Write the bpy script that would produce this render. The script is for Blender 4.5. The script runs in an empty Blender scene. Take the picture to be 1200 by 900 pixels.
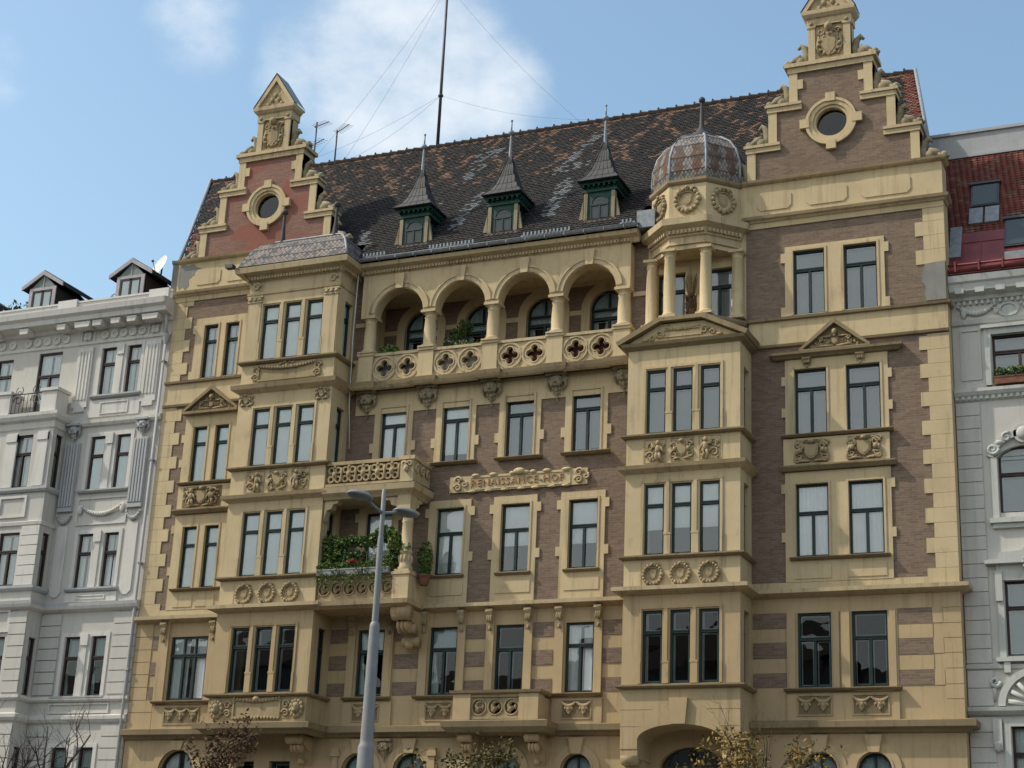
import bpy, math, random
from mathutils import Vector, Matrix
R_ = math.radians
sc = bpy.context.scene
COL = sc.collection
rnd = random.Random(7)

# ------------------------------------------------------------------ camera
cam_d = bpy.data.cameras.new("camera")
cam = bpy.data.objects.new("camera", cam_d)
COL.objects.link(cam)
sc.camera = cam
cam_d.sensor_width = 36.0
cam_d.lens = 59.337
cam_d.clip_start = 0.1
cam_d.clip_end = 6000
YAW, PITCH, ROLL = 0.41703616, 0.32916721, 0.04588647
_cy, _sy, _cp, _sp, _cr, _sr = math.cos(YAW), math.sin(YAW), math.cos(PITCH), math.sin(PITCH), math.cos(ROLL), math.sin(ROLL)
_f0, _r0, _u0 = Vector((-_sy, _cy, 0)), Vector((_cy, _sy, 0)), Vector((0, 0, 1))
_fw = _cp * _f0 + _sp * _u0
_up = -_sp * _f0 + _cp * _u0
_rt = _cr * _r0 + _sr * _up
_u2 = -_sr * _r0 + _cr * _up
cam.matrix_world = Matrix(((_rt.x, _u2.x, -_fw.x, 36.4), (_rt.y, _u2.y, -_fw.y, -50.0), (_rt.z, _u2.z, -_fw.z, 1.6), (0, 0, 0, 1)))

# ------------------------------------------------------------------ light
SUN_DIR = Vector((-2.2, -1.0, 2.55)).normalized()      # towards the sun
elev = math.asin(SUN_DIR.z)
sun_d = bpy.data.lights.new("sun", 'SUN')
sun_d.energy = 2.7
sun_d.angle = R_(1.0)
sun_d.color = (1.0, 0.93, 0.81)
sun = bpy.data.objects.new("sun", sun_d)
COL.objects.link(sun)
sun.rotation_euler = SUN_DIR.to_track_quat('Z', 'Y').to_euler()
sun.location = (0, -30, 60)

world = bpy.data.worlds.new("World")
sc.world = world
world.use_nodes = True
wn, wl = world.node_tree.nodes, world.node_tree.links
wn.clear()
w_out = wn.new('ShaderNodeOutputWorld')
w_bg = wn.new('ShaderNodeBackground')
w_bg.inputs['Strength'].default_value = 0.15
sky = wn.new('ShaderNodeTexSky')
sky.sky_type = 'NISHITA'
sky.sun_disc = False
sky.sun_elevation = elev
sky.sun_rotation = math.atan2(SUN_DIR.x, SUN_DIR.y)
sky.air_density = 1.3
sky.dust_density = 2.0
sky.ozone_density = 1.0
w_tc = wn.new('ShaderNodeTexCoord')

def wmath(op, a, b=None, clamp=False):
    n = wn.new('ShaderNodeMath'); n.operation = op; n.use_clamp = clamp
    for i, v in enumerate((a, b)):
        if v is None: continue
        if isinstance(v, (int, float)): n.inputs[i].default_value = v
        else: wl.new(v, n.inputs[i])
    return n.outputs[0]

# soft cumulus: noise in sky direction, gathered round a few directions (azimuth/elevation of the clouds)
def cloud_lobe(az, el, width):
    d = Vector((math.sin(az) * math.cos(el), math.cos(az) * math.cos(el), math.sin(el)))
    dot = wn.new('ShaderNodeVectorMath'); dot.operation = 'DOT_PRODUCT'
    wl.new(w_tc.outputs['Generated'], dot.inputs[0]); dot.inputs[1].default_value = d
    m = wn.new('ShaderNodeMapRange'); m.interpolation_type = 'SMOOTHSTEP'
    wl.new(dot.outputs['Value'], m.inputs['Value'])
    m.inputs['From Min'].default_value = math.cos(width); m.inputs['From Max'].default_value = math.cos(width * 0.15)
    return m.outputs[0]
mp = wn.new('ShaderNodeMapping'); wl.new(w_tc.outputs['Generated'], mp.inputs['Vector'])
mp.inputs['Scale'].default_value = (1, 1, 1.6)
nz = wn.new('ShaderNodeTexNoise'); wl.new(mp.outputs[0], nz.inputs['Vector'])
nz.inputs['Scale'].default_value = 13.0; nz.inputs['Detail'].default_value = 9; nz.inputs['Roughness'].default_value = 0.6
lobes = None
for az, el, wd, gain in [(R_(-28.6), R_(29.2), R_(5.0), 1.0), (R_(-25.6), R_(28.6), R_(3.2), .85), (R_(-31.5), R_(29.0), R_(3.2), .7), (R_(-36.3), R_(29.6), R_(2.4), .42), (R_(-43), R_(27.3), R_(1.6), .5),
                         (R_(150), R_(24), R_(40), 1.3), (R_(-110), R_(30), R_(28), .7), (R_(70), R_(30), R_(25), .7), (R_(-170), R_(20), R_(38), 1.4), (R_(-140), R_(18), R_(26), 1.1)]:
    l = wmath('MULTIPLY', cloud_lobe(az, el, wd), gain)
    lobes = l if lobes is None else wmath('MAXIMUM', lobes, l)
cm = wmath('ADD', wmath('MULTIPLY', nz.outputs['Fac'], 1.5), wmath('MULTIPLY', lobes, 0.9))
cmr = wn.new('ShaderNodeMapRange'); cmr.interpolation_type = 'SMOOTHSTEP'
wl.new(cm, cmr.inputs['Value']); cmr.inputs['From Min'].default_value = 0.92; cmr.inputs['From Max'].default_value = 2.0
cmr.inputs['To Max'].default_value = 0.8
w_mix = wn.new('ShaderNodeMixRGB'); wl.new(cmr.outputs[0], w_mix.inputs['Fac'])
w_gain = wn.new('ShaderNodeMixRGB'); w_gain.blend_type = 'MULTIPLY'; w_gain.inputs['Fac'].default_value = 1
wl.new(sky.outputs[0], w_gain.inputs['Color1']); w_gain.inputs['Color2'].default_value = (0.97, 1.06, 1.02, 1)
wl.new(w_gain.outputs[0], w_mix.inputs['Color1']); w_mix.inputs['Color2'].default_value = (5.6, 5.75, 5.8, 1)
wl.new(w_mix.outputs[0], w_bg.inputs['Color'])
wl.new(w_bg.outputs[0], w_out.inputs['Surface'])

sc.view_settings.view_transform = 'Standard'
sc.view_settings.look = 'None'
sc.view_settings.exposure = 0.32
sc.view_settings.gamma = 1.0
sc.view_settings.use_curve_mapping = False

# ------------------------------------------------------------------ materials
class NT:
    def __init__(s, name):
        s.m = bpy.data.materials.new(name); s.m.use_nodes = True
        s.n, s.l = s.m.node_tree.nodes, s.m.node_tree.links
        s.b = s.n['Principled BSDF']
        s.out = s.n['Material Output']
    def pos(s, scale=(1, 1, 1)):
        g = s.n.new('ShaderNodeNewGeometry'); mp = s.n.new('ShaderNodeMapping')
        s.l.new(g.outputs['Position'], mp.inputs['Vector']); mp.inputs['Scale'].default_value = scale
        return mp.outputs[0]
    def noise(s, vec, scale, detail=4, rough=0.55):
        t = s.n.new('ShaderNodeTexNoise'); s.l.new(vec, t.inputs['Vector'])
        t.inputs['Scale'].default_value = scale; t.inputs['Detail'].default_value = detail; t.inputs['Roughness'].default_value = rough
        return t.outputs['Fac']
    def ramp(s, fac, a, b, to0=0.0, to1=1.0):
        m = s.n.new('ShaderNodeMapRange'); s.l.new(fac, m.inputs['Value'])
        m.inputs['From Min'].default_value = a; m.inputs['From Max'].default_value = b
        m.inputs['To Min'].default_value = to0; m.inputs['To Max'].default_value = to1
        return m.outputs[0]
    def mix(s, fac, a, b, mode='MIX'):
        x = s.n.new('ShaderNodeMixRGB'); x.blend_type = mode
        for i, v in (('Fac', fac), ('Color1', a), ('Color2', b)):
            if isinstance(v, (int, float)): x.inputs[i].default_value = v
            elif isinstance(v, tuple): x.inputs[i].default_value = (*v[:3], 1)
            else: s.l.new(v, x.inputs[i])
        return x.outputs[0]
    def bump(s, h, strength=0.3, dist=0.02):
        b = s.n.new('ShaderNodeBump'); s.l.new(h, b.inputs['Height'])
        b.inputs['Strength'].default_value = strength; b.inputs['Distance'].default_value = dist
        s.l.new(b.outputs[0], s.b.inputs['Normal'])
    def done(s, col, rough=0.85, spec=0.3, metal=0.0):
        if isinstance(col, tuple): s.b.inputs['Base Color'].default_value = (*col[:3], 1)
        else: s.l.new(col, s.b.inputs['Base Color'])
        s.b.inputs['Roughness'].default_value = rough
        s.b.inputs['Specular IOR Level'].default_value = spec
        s.b.inputs['Metallic'].default_value = metal
        return s.m

def stucco(name, c, dirt, streak=0.5, blot=0.35, var=0.12, lower=None):
    t = NT(name)
    fine = t.noise(t.pos(), 14, 5, 0.7)
    big = t.noise(t.pos(), 0.55, 5, 0.6)
    st = t.noise(t.pos((3.2, 3.2, 0.22)), 1.6, 5, 0.65)
    grain = t.noise(t.pos(), 60, 2, 0.5)
    lo = tuple(v * (1 - var) for v in c); hi = tuple(min(1, v * (1 + var)) for v in c)
    col = t.mix(t.ramp(big, 0.3, 0.7), lo, hi)
    if lower:      # the storeys below the string course get a browner base colour
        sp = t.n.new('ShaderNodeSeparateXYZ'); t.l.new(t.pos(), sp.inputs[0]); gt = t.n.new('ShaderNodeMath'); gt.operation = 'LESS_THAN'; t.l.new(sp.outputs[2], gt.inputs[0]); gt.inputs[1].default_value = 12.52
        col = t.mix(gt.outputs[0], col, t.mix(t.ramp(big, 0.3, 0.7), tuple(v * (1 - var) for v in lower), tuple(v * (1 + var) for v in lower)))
    col = t.mix(t.ramp(fine, 0.35, 0.75, 0, 0.25), col, tuple(v * 0.72 for v in c))
    col = t.mix(t.ramp(st, 0.53, 0.74, 0, streak), col, dirt)
    bl = t.noise(t.pos((1, 1, 0.7)), 1.7, 7, 0.7)
    col = t.mix(t.ramp(bl, 0.58, 0.74, 0, blot), col, dirt)
    t.bump(t.mix(0.5, fine, grain), 0.35, 0.015)
    return t.done(col, 0.9, 0.2)

def brickmat(name, c1, c2, mortar, patch=None, blot=0.3):
    t = NT(name)
    g = t.n.new('ShaderNodeNewGeometry'); sp = t.n.new('ShaderNodeSeparateXYZ'); t.l.new(g.outputs['Position'], sp.inputs[0])
    ad = t.n.new('ShaderNodeMath'); ad.operation = 'ADD'; t.l.new(sp.outputs[0], ad.inputs[0]); t.l.new(sp.outputs[1], ad.inputs[1])
    cb = t.n.new('ShaderNodeCombineXYZ'); t.l.new(ad.outputs[0], cb.inputs[0]); t.l.new(sp.outputs[2], cb.inputs[1])
    br = t.n.new('ShaderNodeTexBrick'); t.l.new(cb.outputs[0], br.inputs['Vector'])
    br.inputs['Scale'].default_value = 1.0; br.inputs['Brick Width'].default_value = 0.27; br.inputs['Row Height'].default_value = 0.078
    br.inputs['Mortar Size'].default_value = 0.009; br.inputs['Bias'].default_value = -0.1
    br.inputs['Color1'].default_value = (*c1, 1); br.inputs['Color2'].default_value = (*c2, 1); br.inputs['Mortar'].default_value = (*mortar, 1)
    row = t.noise(t.pos((1.6, 1.6, 9)), 1.5, 5, 0.75)
    big = t.noise(t.pos(), 0.8, 6, 0.65)
    mot = t.noise(t.pos((1.4, 1.4, 3.0)), 4.2, 6, 0.75)
    col = t.mix(t.ramp(row, 0.4, 0.7, 0.0, 0.35), br.outputs['Color'], tuple(v * 1.25 for v in c2))
    col = t.mix(t.ramp(mot, 0.46, 0.68, 0.0, 0.55), col, (c1[0] * .95, c1[1] * .78, c1[2] * .74))
    col = t.mix(t.ramp(mot, 0.30, 0.42, 0.4, 0.0), col, tuple(v * 1.3 for v in c2))
    col = t.mix(t.ramp(big, 0.5, 0.75, 0, blot), col, tuple(v * 0.62 for v in c1))
    if patch:
        pn = t.noise(t.pos((1, 1, 1.4)), 0.42, 3, 0.6)
        col = t.mix(t.ramp(pn, 0.47, 0.52, 0, 0.85), col, patch)
    t.bump(br.outputs['Fac'], 0.4, -0.01)
    return t.done(col, 0.92, 0.15)

def plain(name, c, rough=0.6, spec=0.4, metal=0.0, var=0.25, scale=3.0, bump=0.0):
    t = NT(name)
    n = t.noise(t.pos(), scale, 5, 0.65)
    col = t.mix(t.ramp(n, 0.3, 0.7), tuple(v * (1 - var) for v in c), tuple(min(1, v * (1 + var)) for v in c))
    if bump: t.bump(n, bump, 0.02)
    return t.done(col, rough, spec, metal)

def glassmat(name, refl, tint, rough=0.012):
    t = NT(name)
    lw = t.n.new('ShaderNodeFresnel'); lw.inputs['IOR'].default_value = 1.5
    f = t.n.new('ShaderNodeMath'); f.operation = 'ADD'; f.use_clamp = True; t.l.new(lw.outputs[0], f.inputs[0]); f.inputs[1].default_value = refl
    tr = t.n.new('ShaderNodeBsdfTransparent'); tr.inputs[0].default_value = (*tint, 1)
    gl = t.n.new('ShaderNodeBsdfGlossy'); gl.inputs['Roughness'].default_value = rough; gl.inputs['Color'].default_value = (.95, .97, .94, 1)
    nz_ = t.noise(t.pos(), 0.9, 2, .4); b = t.n.new('ShaderNodeBump'); t.l.new(nz_, b.inputs['Height']); b.inputs['Strength'].default_value = 0.25; b.inputs['Distance'].default_value = 0.05
    t.l.new(b.outputs[0], gl.inputs['Normal'])
    mx = t.n.new('ShaderNodeMixShader'); t.l.new(f.outputs[0], mx.inputs[0]); t.l.new(tr.outputs[0], mx.inputs[1]); t.l.new(gl.outputs[0], mx.inputs[2])
    t.l.new(mx.outputs[0], t.out.inputs['Surface'])
    return t.m

YC = (0.565, 0.442, 0.262)
M = {}
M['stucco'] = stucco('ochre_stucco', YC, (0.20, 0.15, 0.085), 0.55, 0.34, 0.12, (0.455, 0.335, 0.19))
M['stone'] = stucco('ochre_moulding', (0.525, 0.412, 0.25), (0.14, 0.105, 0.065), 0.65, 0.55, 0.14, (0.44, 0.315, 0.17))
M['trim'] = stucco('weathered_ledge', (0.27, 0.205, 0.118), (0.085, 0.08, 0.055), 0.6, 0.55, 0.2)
M['relief'] = stucco('relief_plaster', (0.37, 0.285, 0.165), (0.10, 0.075, 0.045), 0.6, 0.75, 0.25)
M['brick'] = brickmat('brown_brick', (0.158, 0.113, 0.082), (0.245, 0.178, 0.130), (0.235, 0.18, 0.138))
M['brick_red'] = brickmat('red_patched_brick', (0.20, 0.105, 0.08), (0.27, 0.15, 0.12), (0.28, 0.19, 0.15), patch=(0.27, 0.105, 0.08))
M['statue'] = stucco('weathered_statue_stone', (0.30, 0.25, 0.165), (0.09, 0.075, 0.05), 0.7, 0.8, 0.3)
M['screen_red'] = plain('red_brown_board', (0.085, 0.036, 0.028), 0.85, 0.2)
M['screen_grey'] = plain('grey_board_screen', (0.13, 0.14, 0.15), 0.85, 0.2)
M['far_wall'] = plain('grey_far_facade', (0.26, 0.235, 0.20), 0.9, 0.1)
M['soot'] = stucco('sooty_panel_ground', (0.20, 0.15, 0.085), (0.09, 0.065, 0.04), 0.6, 0.7, 0.25)
M['cement'] = stucco('bare_cement', (0.26, 0.25, 0.225), (0.12, 0.11, 0.10), 0.5, 0.6, 0.25)
M['white'] = stucco('white_stucco', (0.555, 0.525, 0.47), (0.28, 0.28, 0.28), 0.4, 0.25, 0.06)
M['white_trim'] = stucco('white_moulding', (0.64, 0.61, 0.555), (0.26, 0.26, 0.27), 0.5, 0.35, 0.06)
M['white_grey'] = stucco('grey_stucco', (0.43, 0.43, 0.43), (0.2, 0.2, 0.2), 0.4, 0.35, 0.08)
M['pale'] = stucco('pale_grey_stucco', (0.56, 0.53, 0.475), (0.30, 0.29, 0.27), 0.4, 0.3, 0.06)
M['pale_trim'] = stucco('pale_grey_moulding', (0.50, 0.50, 0.46), (0.22, 0.215, 0.19), 0.5, 0.5, 0.1)
M['green'] = plain('dark_green_paint', (0.008, 0.024, 0.021), 0.45, 0.4, 0, 0.3, 5)
M['green2'] = plain('dormer_green_paint', (0.008, 0.05, 0.034), 0.6, 0.3, 0, 0.45, 4, 0.2)
M['brownframe'] = plain('brown_window_paint', (0.045, 0.022, 0.018), 0.5, 0.4, 0, 0.3, 5)
M['sash'] = plain('white_sash_paint', (0.62, 0.62, 0.60), 0.5, 0.3, 0, 0.1, 3)
M['glass'] = glassmat('window_glass', 0.10, (0.94, 0.97, 0.96))
M['glass_dark'] = glassmat('dark_window_glass', 0.015, (0.66, 0.74, 0.72))
M['glass_sky'] = glassmat('bright_window_glass', 0.10, (0.88, 0.93, 0.94))
M['sky_pane'] = plain('skylight_glass', (0.04, 0.05, 0.05), 0.12, 0.6, 0, 0.1, 2)
M['blind'] = plain('pale_blind_cloth', (0.84, 0.87, 0.85), 0.9, 0.1, 0, 0.06, 1.5)
M['blind_grey'] = plain('grey_blind_cloth', (0.36, 0.38, 0.37), 0.9, 0.1, 0, 0.08, 1.5)
M['curtain'] = plain('white_curtain_cloth', (0.85, 0.87, 0.88), 0.9, 0.1, 0, 0.05, 1.5)
M['inside'] = plain('room_paint', (0.035, 0.034, 0.032), 0.9, 0.1, 0, 0.1, 1)
M['zinc'] = plain('zinc_sheet', (0.23, 0.25, 0.27), 0.55, 0.4, 0.1, 0.25, 6)
M['lead'] = plain('grey_slate_sheet', (0.055, 0.052, 0.052), 0.65, 0.35, 0.0, 0.3, 6)
M['metal'] = plain('dark_iron', (0.06, 0.06, 0.065), 0.5, 0.5, 0.4, 0.2, 5)
M['pole'] = plain('galvanised_steel', (0.235, 0.235, 0.23), 0.5, 0.4, 0.0, 0.12, 4)
M['tile_dark'] = plain('dark_roof_tile', (0.024, 0.0215, 0.021), 0.85, 0.3, 0, 0.6, 6)
M['tile_brown'] = plain('brown_roof_tile', (0.045, 0.033, 0.028), 0.85, 0.3, 0, 0.4, 4)
M['tile_rust'] = plain('rust_roof_tile', (0.165, 0.095, 0.062), 0.85, 0.25, 0, 0.4, 3)
M['tile_grey'] = plain('grey_roof_tile', (0.135, 0.142, 0.146), 0.8, 0.2, 0, 0.3, 3)
M['tile_red'] = plain('red_roof_tile', (0.165, 0.048, 0.036), 0.8, 0.25, 0, 0.35, 3)
M['tile_pink'] = plain('pale_pink_scale', (0.27, 0.232, 0.208), 0.8, 0.2, 0, 0.25, 3)
M['tile_grout'] = plain('dark_scale_gap', (0.10, 0.085, 0.08), 0.9, 0.2, 0, 0.25, 3)
M['gold_text'] = plain('letter_paint', (0.36, 0.21, 0.10), 0.7, 0.3, 0, 0.2, 4)
M['asphalt'] = plain('asphalt', (0.05, 0.05, 0.052), 0.95, 0.2, 0, 0.3, 2, 0.3)
M['paving'] = plain('pavement_slab', (0.16, 0.155, 0.15), 0.9, 0.2, 0, 0.2, 2, 0.2)
M['kerb'] = plain('kerb_granite', (0.33, 0.33, 0.33), 0.85, 0.2, 0, 0.2, 8)
M['paint_white'] = plain('road_paint', (0.7, 0.7, 0.68), 0.8, 0.2, 0, 0.15, 4)
M['bark'] = plain('bark', (0.07, 0.055, 0.045), 0.95, 0.1, 0, 0.35, 8, 0.4)
M['leaf'] = plain('green_leaf', (0.055, 0.105, 0.025), 0.6, 0.3, 0, 0.6, 6)
M['leaf_light'] = plain('yellow_green_leaf', (0.15, 0.20, 0.04), 0.6, 0.3, 0, 0.5, 6)
M['leaf_gold'] = plain('golden_leaf', (0.23, 0.145, 0.03), 0.65, 0.3, 0, 0.5, 6)
M['leaf_red'] = plain('copper_leaf', (0.10, 0.042, 0.024), 0.65, 0.3, 0, 0.5, 6)
M['leaf_olive'] = plain('olive_leaf', (0.085, 0.07, 0.018), 0.65, 0.3, 0, 0.5, 6)
M['dry_leaf'] = plain('dry_frond', (0.26, 0.19, 0.10), 0.9, 0.1, 0, 0.3, 8)
M['flower_red'] = plain('red_petal', (0.30, 0.035, 0.03), 0.6, 0.3, 0, 0.3, 9)
M['flower_white'] = plain('white_petal', (0.75, 0.6, 0.65), 0.6, 0.3, 0, 0.2, 9)
M['wire'] = plain('grey_wire', (0.25, 0.25, 0.26), 0.6, 0.3)
M['terracotta'] = plain('terracotta', (0.20, 0.095, 0.06), 0.85, 0.2, 0, 0.25, 6)
M['box_grey'] = plain('planter_plastic', (0.27, 0.265, 0.255), 0.8, 0.3, 0, 0.15, 5)
M['copper'] = plain('brown_timber', (0.13, 0.085, 0.055), 0.8, 0.2, 0, 0.3, 6)
M['slate_green'] = plain('grey_green_cladding', (0.17, 0.20, 0.185), 0.7, 0.3, 0, 0.12, 4)
M['dark_clad'] = plain('dark_cladding', (0.055, 0.05, 0.048), 0.8, 0.2, 0, 0.3, 5)
M['grey_board'] = plain('grey_fascia', (0.36, 0.33, 0.35), 0.7, 0.3, 0, 0.15, 5)
M['dish'] = plain('dish_paint', (0.70, 0.70, 0.66), 0.6, 0.3, 0, 0.08, 5)
M['red_sheet'] = plain('red_sheet_metal', (0.17, 0.028, 0.028), 0.45, 0.5, 0.1, 0.25, 2)

# ------------------------------------------------------------------ mesh helper
class MB:
    """collects faces; every build() is one mesh object. Local axes: x along the wall, y into it, z up."""
    def __init__(s, T=None):
        s.v, s.f, s.m, s.sm = [], [], [], []
        s.T = T
        s.cur = 0
        s.smooth = False
        s.cuts = []
    def cut(s):
        if not s.cuts or s.cuts[-1] != (len(s.v), len(s.f)): s.cuts.append((len(s.v), len(s.f)))
        return s
    def add(s, vs, fs, m=None, smooth=None):
        b = len(s.v); T = s.T
        for p in vs:
            s.v.append(T(p) if T else tuple(p))
        mm = s.cur if m is None else m; k = s.smooth if smooth is None else smooth
        for f in fs:
            s.f.append(tuple(b + i for i in f)); s.m.append(mm); s.sm.append(k)
        return s
    def box(s, x0, x1, y0, y1, z0, z1, m=None):
        if x0 > x1: x0, x1 = x1, x0
        if y0 > y1: y0, y1 = y1, y0
        if z0 > z1: z0, z1 = z1, z0
        return s.add([(x0, y0, z0), (x1, y0, z0), (x1, y1, z0), (x0, y1, z0), (x0, y0, z1), (x1, y0, z1), (x1, y1, z1), (x0, y1, z1)],
                     [(0, 3, 2, 1), (4, 5, 6, 7), (0, 1, 5, 4), (1, 2, 6, 5), (2, 3, 7, 6), (3, 0, 4, 7)], m, False)
    def prism(s, poly, y0, y1, m=None):
        n = len(poly)
        return s.add([(x, y0, z) for x, z in poly] + [(x, y1, z) for x, z in poly],
                     [tuple(range(n)), tuple(range(2 * n - 1, n - 1, -1))] + [(i, i + n, (i + 1) % n + n, (i + 1) % n) for i in range(n)], m, False)
    def prism_z(s, poly, z0, z1, m=None):
        n = len(poly)
        return s.add([(x, y, z0) for x, y in poly] + [(x, y, z1) for x, y in poly],
                     [tuple(range(n - 1, -1, -1)), tuple(range(n, 2 * n))] + [(i, (i + 1) % n, (i + 1) % n + n, i + n) for i in range(n)], m, False)
    def sweep(s, prof, path, m=None, mats=None):
        """moulding: prof = [(out, z)], path = [(x, y)] walked with the wall's outside on the right"""
        offs = []
        for i, p in enumerate(path):
            ds = []
            if i > 0: ds.append((Vector(p) - Vector(path[i - 1])).normalized())
            if i < len(path) - 1: ds.append((Vector(path[i + 1]) - Vector(p)).normalized())
            ns = [Vector((d.y, -d.x)) for d in ds]
            n = sum(ns, Vector((0, 0)))
            n = n / max(1e-6, n.length); n = n / max(0.3, n.dot(ns[0]))
            offs.append(n)
        k = len(prof); vs = []
        for p, n in zip(path, offs):
            for o, z in prof: vs.append((p[0] + n.x * o, p[1] + n.y * o, z))
        for i in range(len(path) - 1):
            for j in range(k - 1):
                a = i * k + j
                s.add([vs[a], vs[a + k], vs[a + k + 1], vs[a + 1]], [(0, 1, 2, 3)], mats[j] if mats else m, False)
        s.add(vs[:k], [tuple(range(k))], m, False); s.add(vs[-k:], [tuple(range(k - 1, -1, -1))], m, False)
        return s
    def tube(s, pts, r, seg=6, m=None, smooth=True):
        pts = [Vector(p) for p in pts]; n = len(pts); rs = r if isinstance(r, (list, tuple)) else [r] * n
        vs = []; up = Vector((0.13, 0.31, 0.94))
        for i, p in enumerate(pts):
            d = (pts[min(i + 1, n - 1)] - pts[max(i - 1, 0)])
            if d.length < 1e-9: d = Vector((0, 0, 1))
            d.normalize()
            a = d.cross(up)
            if a.length < 0.2: a = d.cross(Vector((1, 0, 0)))
            a.normalize(); b = d.cross(a)
            for j in range(seg):
                t = 2 * math.pi * j / seg
                vs.append(p + (a * math.cos(t) + b * math.sin(t)) * rs[i])
        fs = [(i * seg + j, i * seg + (j + 1) % seg, (i + 1) * seg + (j + 1) % seg, (i + 1) * seg + j) for i in range(n - 1) for j in range(seg)]
        fs += [tuple(range(seg - 1, -1, -1)), tuple(range((n - 1) * seg, n * seg))]
        return s.add(vs, fs, m, smooth)
    def lathe(s, prof, cx, cy, seg=16, m=None, smooth=True, a0=0.0, a1=2 * math.pi, rot=0.0):
        full = abs(a1 - a0 - 2 * math.pi) < 1e-6; k = seg if full else seg + 1
        vs = [(cx + r * math.cos(a0 + (a1 - a0) * j / seg + rot), cy + r * math.sin(a0 + (a1 - a0) * j / seg + rot), z) for r, z in prof for j in range(k)]
        fs = [(i * k + j, i * k + (j + 1) % k, (i + 1) * k + (j + 1) % k, (i + 1) * k + j) for i in range(len(prof) - 1) for j in range(seg)]
        s.add(vs, fs, m, smooth)
        if full and prof[-1][0] > 1e-4: s.add(vs[-k:], [tuple(range(k))], m, False)
        if full and prof[0][0] > 1e-4: s.add(vs[:k], [tuple(range(k - 1, -1, -1))], m, False)
        return s
    def ell(s, c, r, m=None, seg=8, rings=5, tilt=0.0):
        if isinstance(r, (int, float)): r = (r, r, r)
        vs = []; ct, st = math.cos(tilt), math.sin(tilt)
        for i in range(rings + 1):
            ph = math.pi * i / rings
            for j in range(seg):
                th = 2 * math.pi * j / seg
                x, y, z = r[0] * math.sin(ph) * math.cos(th), r[1] * math.sin(ph) * math.sin(th), r[2] * math.cos(ph)
                vs.append((c[0] + x * ct - z * st, c[1] + y, c[2] + x * st + z * ct))
        fs = [(i * seg + j, (i + 1) * seg + j, (i + 1) * seg + (j + 1) % seg, i * seg + (j + 1) % seg) for i in range(rings) for j in range(seg)]
        return s.add(vs, fs, m, True)
    def starhole(s, x0, x1, z0, z1, cx, cz, rf, y0, y1, n=48, m=None):
        """a rectangular slab pierced by the star-shaped outline rf(angle)"""
        A = sorted(set([2 * math.pi * i / n for i in range(n)] + [math.atan2(z - cz, x - cx) % (2 * math.pi) for x in (x0, x1) for z in (z0, z1)]))
        o, q = [], []
        for a in A:
            c, sn = math.cos(a), math.sin(a); t = 1e9
            if c > 1e-9: t = min(t, (x1 - cx) / c)
            if c < -1e-9: t = min(t, (x0 - cx) / c)
            if sn > 1e-9: t = min(t, (z1 - cz) / sn)
            if sn < -1e-9: t = min(t, (z0 - cz) / sn)
            o.append((cx + t * c, cz + t * sn)); rr = min(rf(a), t * 0.999); q.append((cx + rr * c, cz + rr * sn))
        k = len(A)
        vs = [(x, y0, z) for x, z in o] + [(x, y0, z) for x, z in q] + [(x, y1, z) for x, z in o] + [(x, y1, z) for x, z in q]
        fs = []
        for i in range(k):
            j = (i + 1) % k
            fs += [(i, j, k + j, k + i), (2 * k + i, 3 * k + i, 3 * k + j, 2 * k + j), (k + i, k + j, 3 * k + j, 3 * k + i), (i, 2 * k + i, 2 * k + j, j)]
        return s.add(vs, fs, m, False)
    def ring(s, cx, cz, r0, r1, y0, y1, n=32, a0=0.0, a1=2 * math.pi, m=None, sx=1.0):
        full = abs(a1 - a0 - 2 * math.pi) < 1e-6
        k = n if full else n + 1
        vs = []
        for i in range(k):
            a = a0 + (a1 - a0) * i / n; c, sn = math.cos(a) * sx, math.sin(a)
            vs += [(cx + r0 * c, y0, cz + r0 * sn), (cx + r1 * c, y0, cz + r1 * sn), (cx + r1 * c, y1, cz + r1 * sn), (cx + r0 * c, y1, cz + r0 * sn)]
        fs = []
        for i in range(n):
            a = i * 4; b = ((i + 1) % k) * 4
            for j in range(4): fs.append((a + j, a + (j + 1) % 4, b + (j + 1) % 4, b + j))
        if not full: fs += [(0, 1, 2, 3), tuple(k * 4 - 4 + j for j in (3, 2, 1, 0))]
        return s.add(vs, fs, m, False)
    def disc(s, cx, cz, r, y, n=32, m=None, sx=1.0):
        return s.add([(cx + r * sx * math.cos(2 * math.pi * i / n), y, cz + r * math.sin(2 * math.pi * i / n)) for i in range(n)], [tuple(range(n))], m, False)
    def wall(s, x0, x1, z0, z1, y, holes=(), reveal=0.2, m=None, mr=None):
        """front sheet with rectangular openings and their reveals"""
        hs = [h for h in holes if h[0] < x1 and h[1] > x0 and h[2] < z1 and h[3] > z0]
        xs = sorted(set([x0, x1] + [min(max(v, x0), x1) for h in hs for v in h[:2]])); zs = sorted(set([z0, z1] + [min(max(v, z0), z1) for h in hs for v in h[2:4]]))
        for i in range(len(xs) - 1):
            for j in range(len(zs) - 1):
                cx, cz = (xs[i] + xs[i + 1]) / 2, (zs[j] + zs[j + 1]) / 2
                if any(h[0] < cx < h[1] and h[2] < cz < h[3] for h in hs): continue
                s.add([(xs[i], y, zs[j]), (xs[i + 1], y, zs[j]), (xs[i + 1], y, zs[j + 1]), (xs[i], y, zs[j + 1])], [(0, 1, 2, 3)], m, False)
        for a, b, c, d in [h[:4] for h in hs]:
            y1 = y + reveal
            s.add([(a, y, c), (b, y, c), (b, y, d), (a, y, d), (a, y1, c), (b, y1, c), (b, y1, d), (a, y1, d)],
                  [(0, 4, 5, 1), (1, 5, 6, 2), (2, 6, 7, 3), (3, 7, 4, 0)], mr if mr is not None else m, False)
        return s
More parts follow.
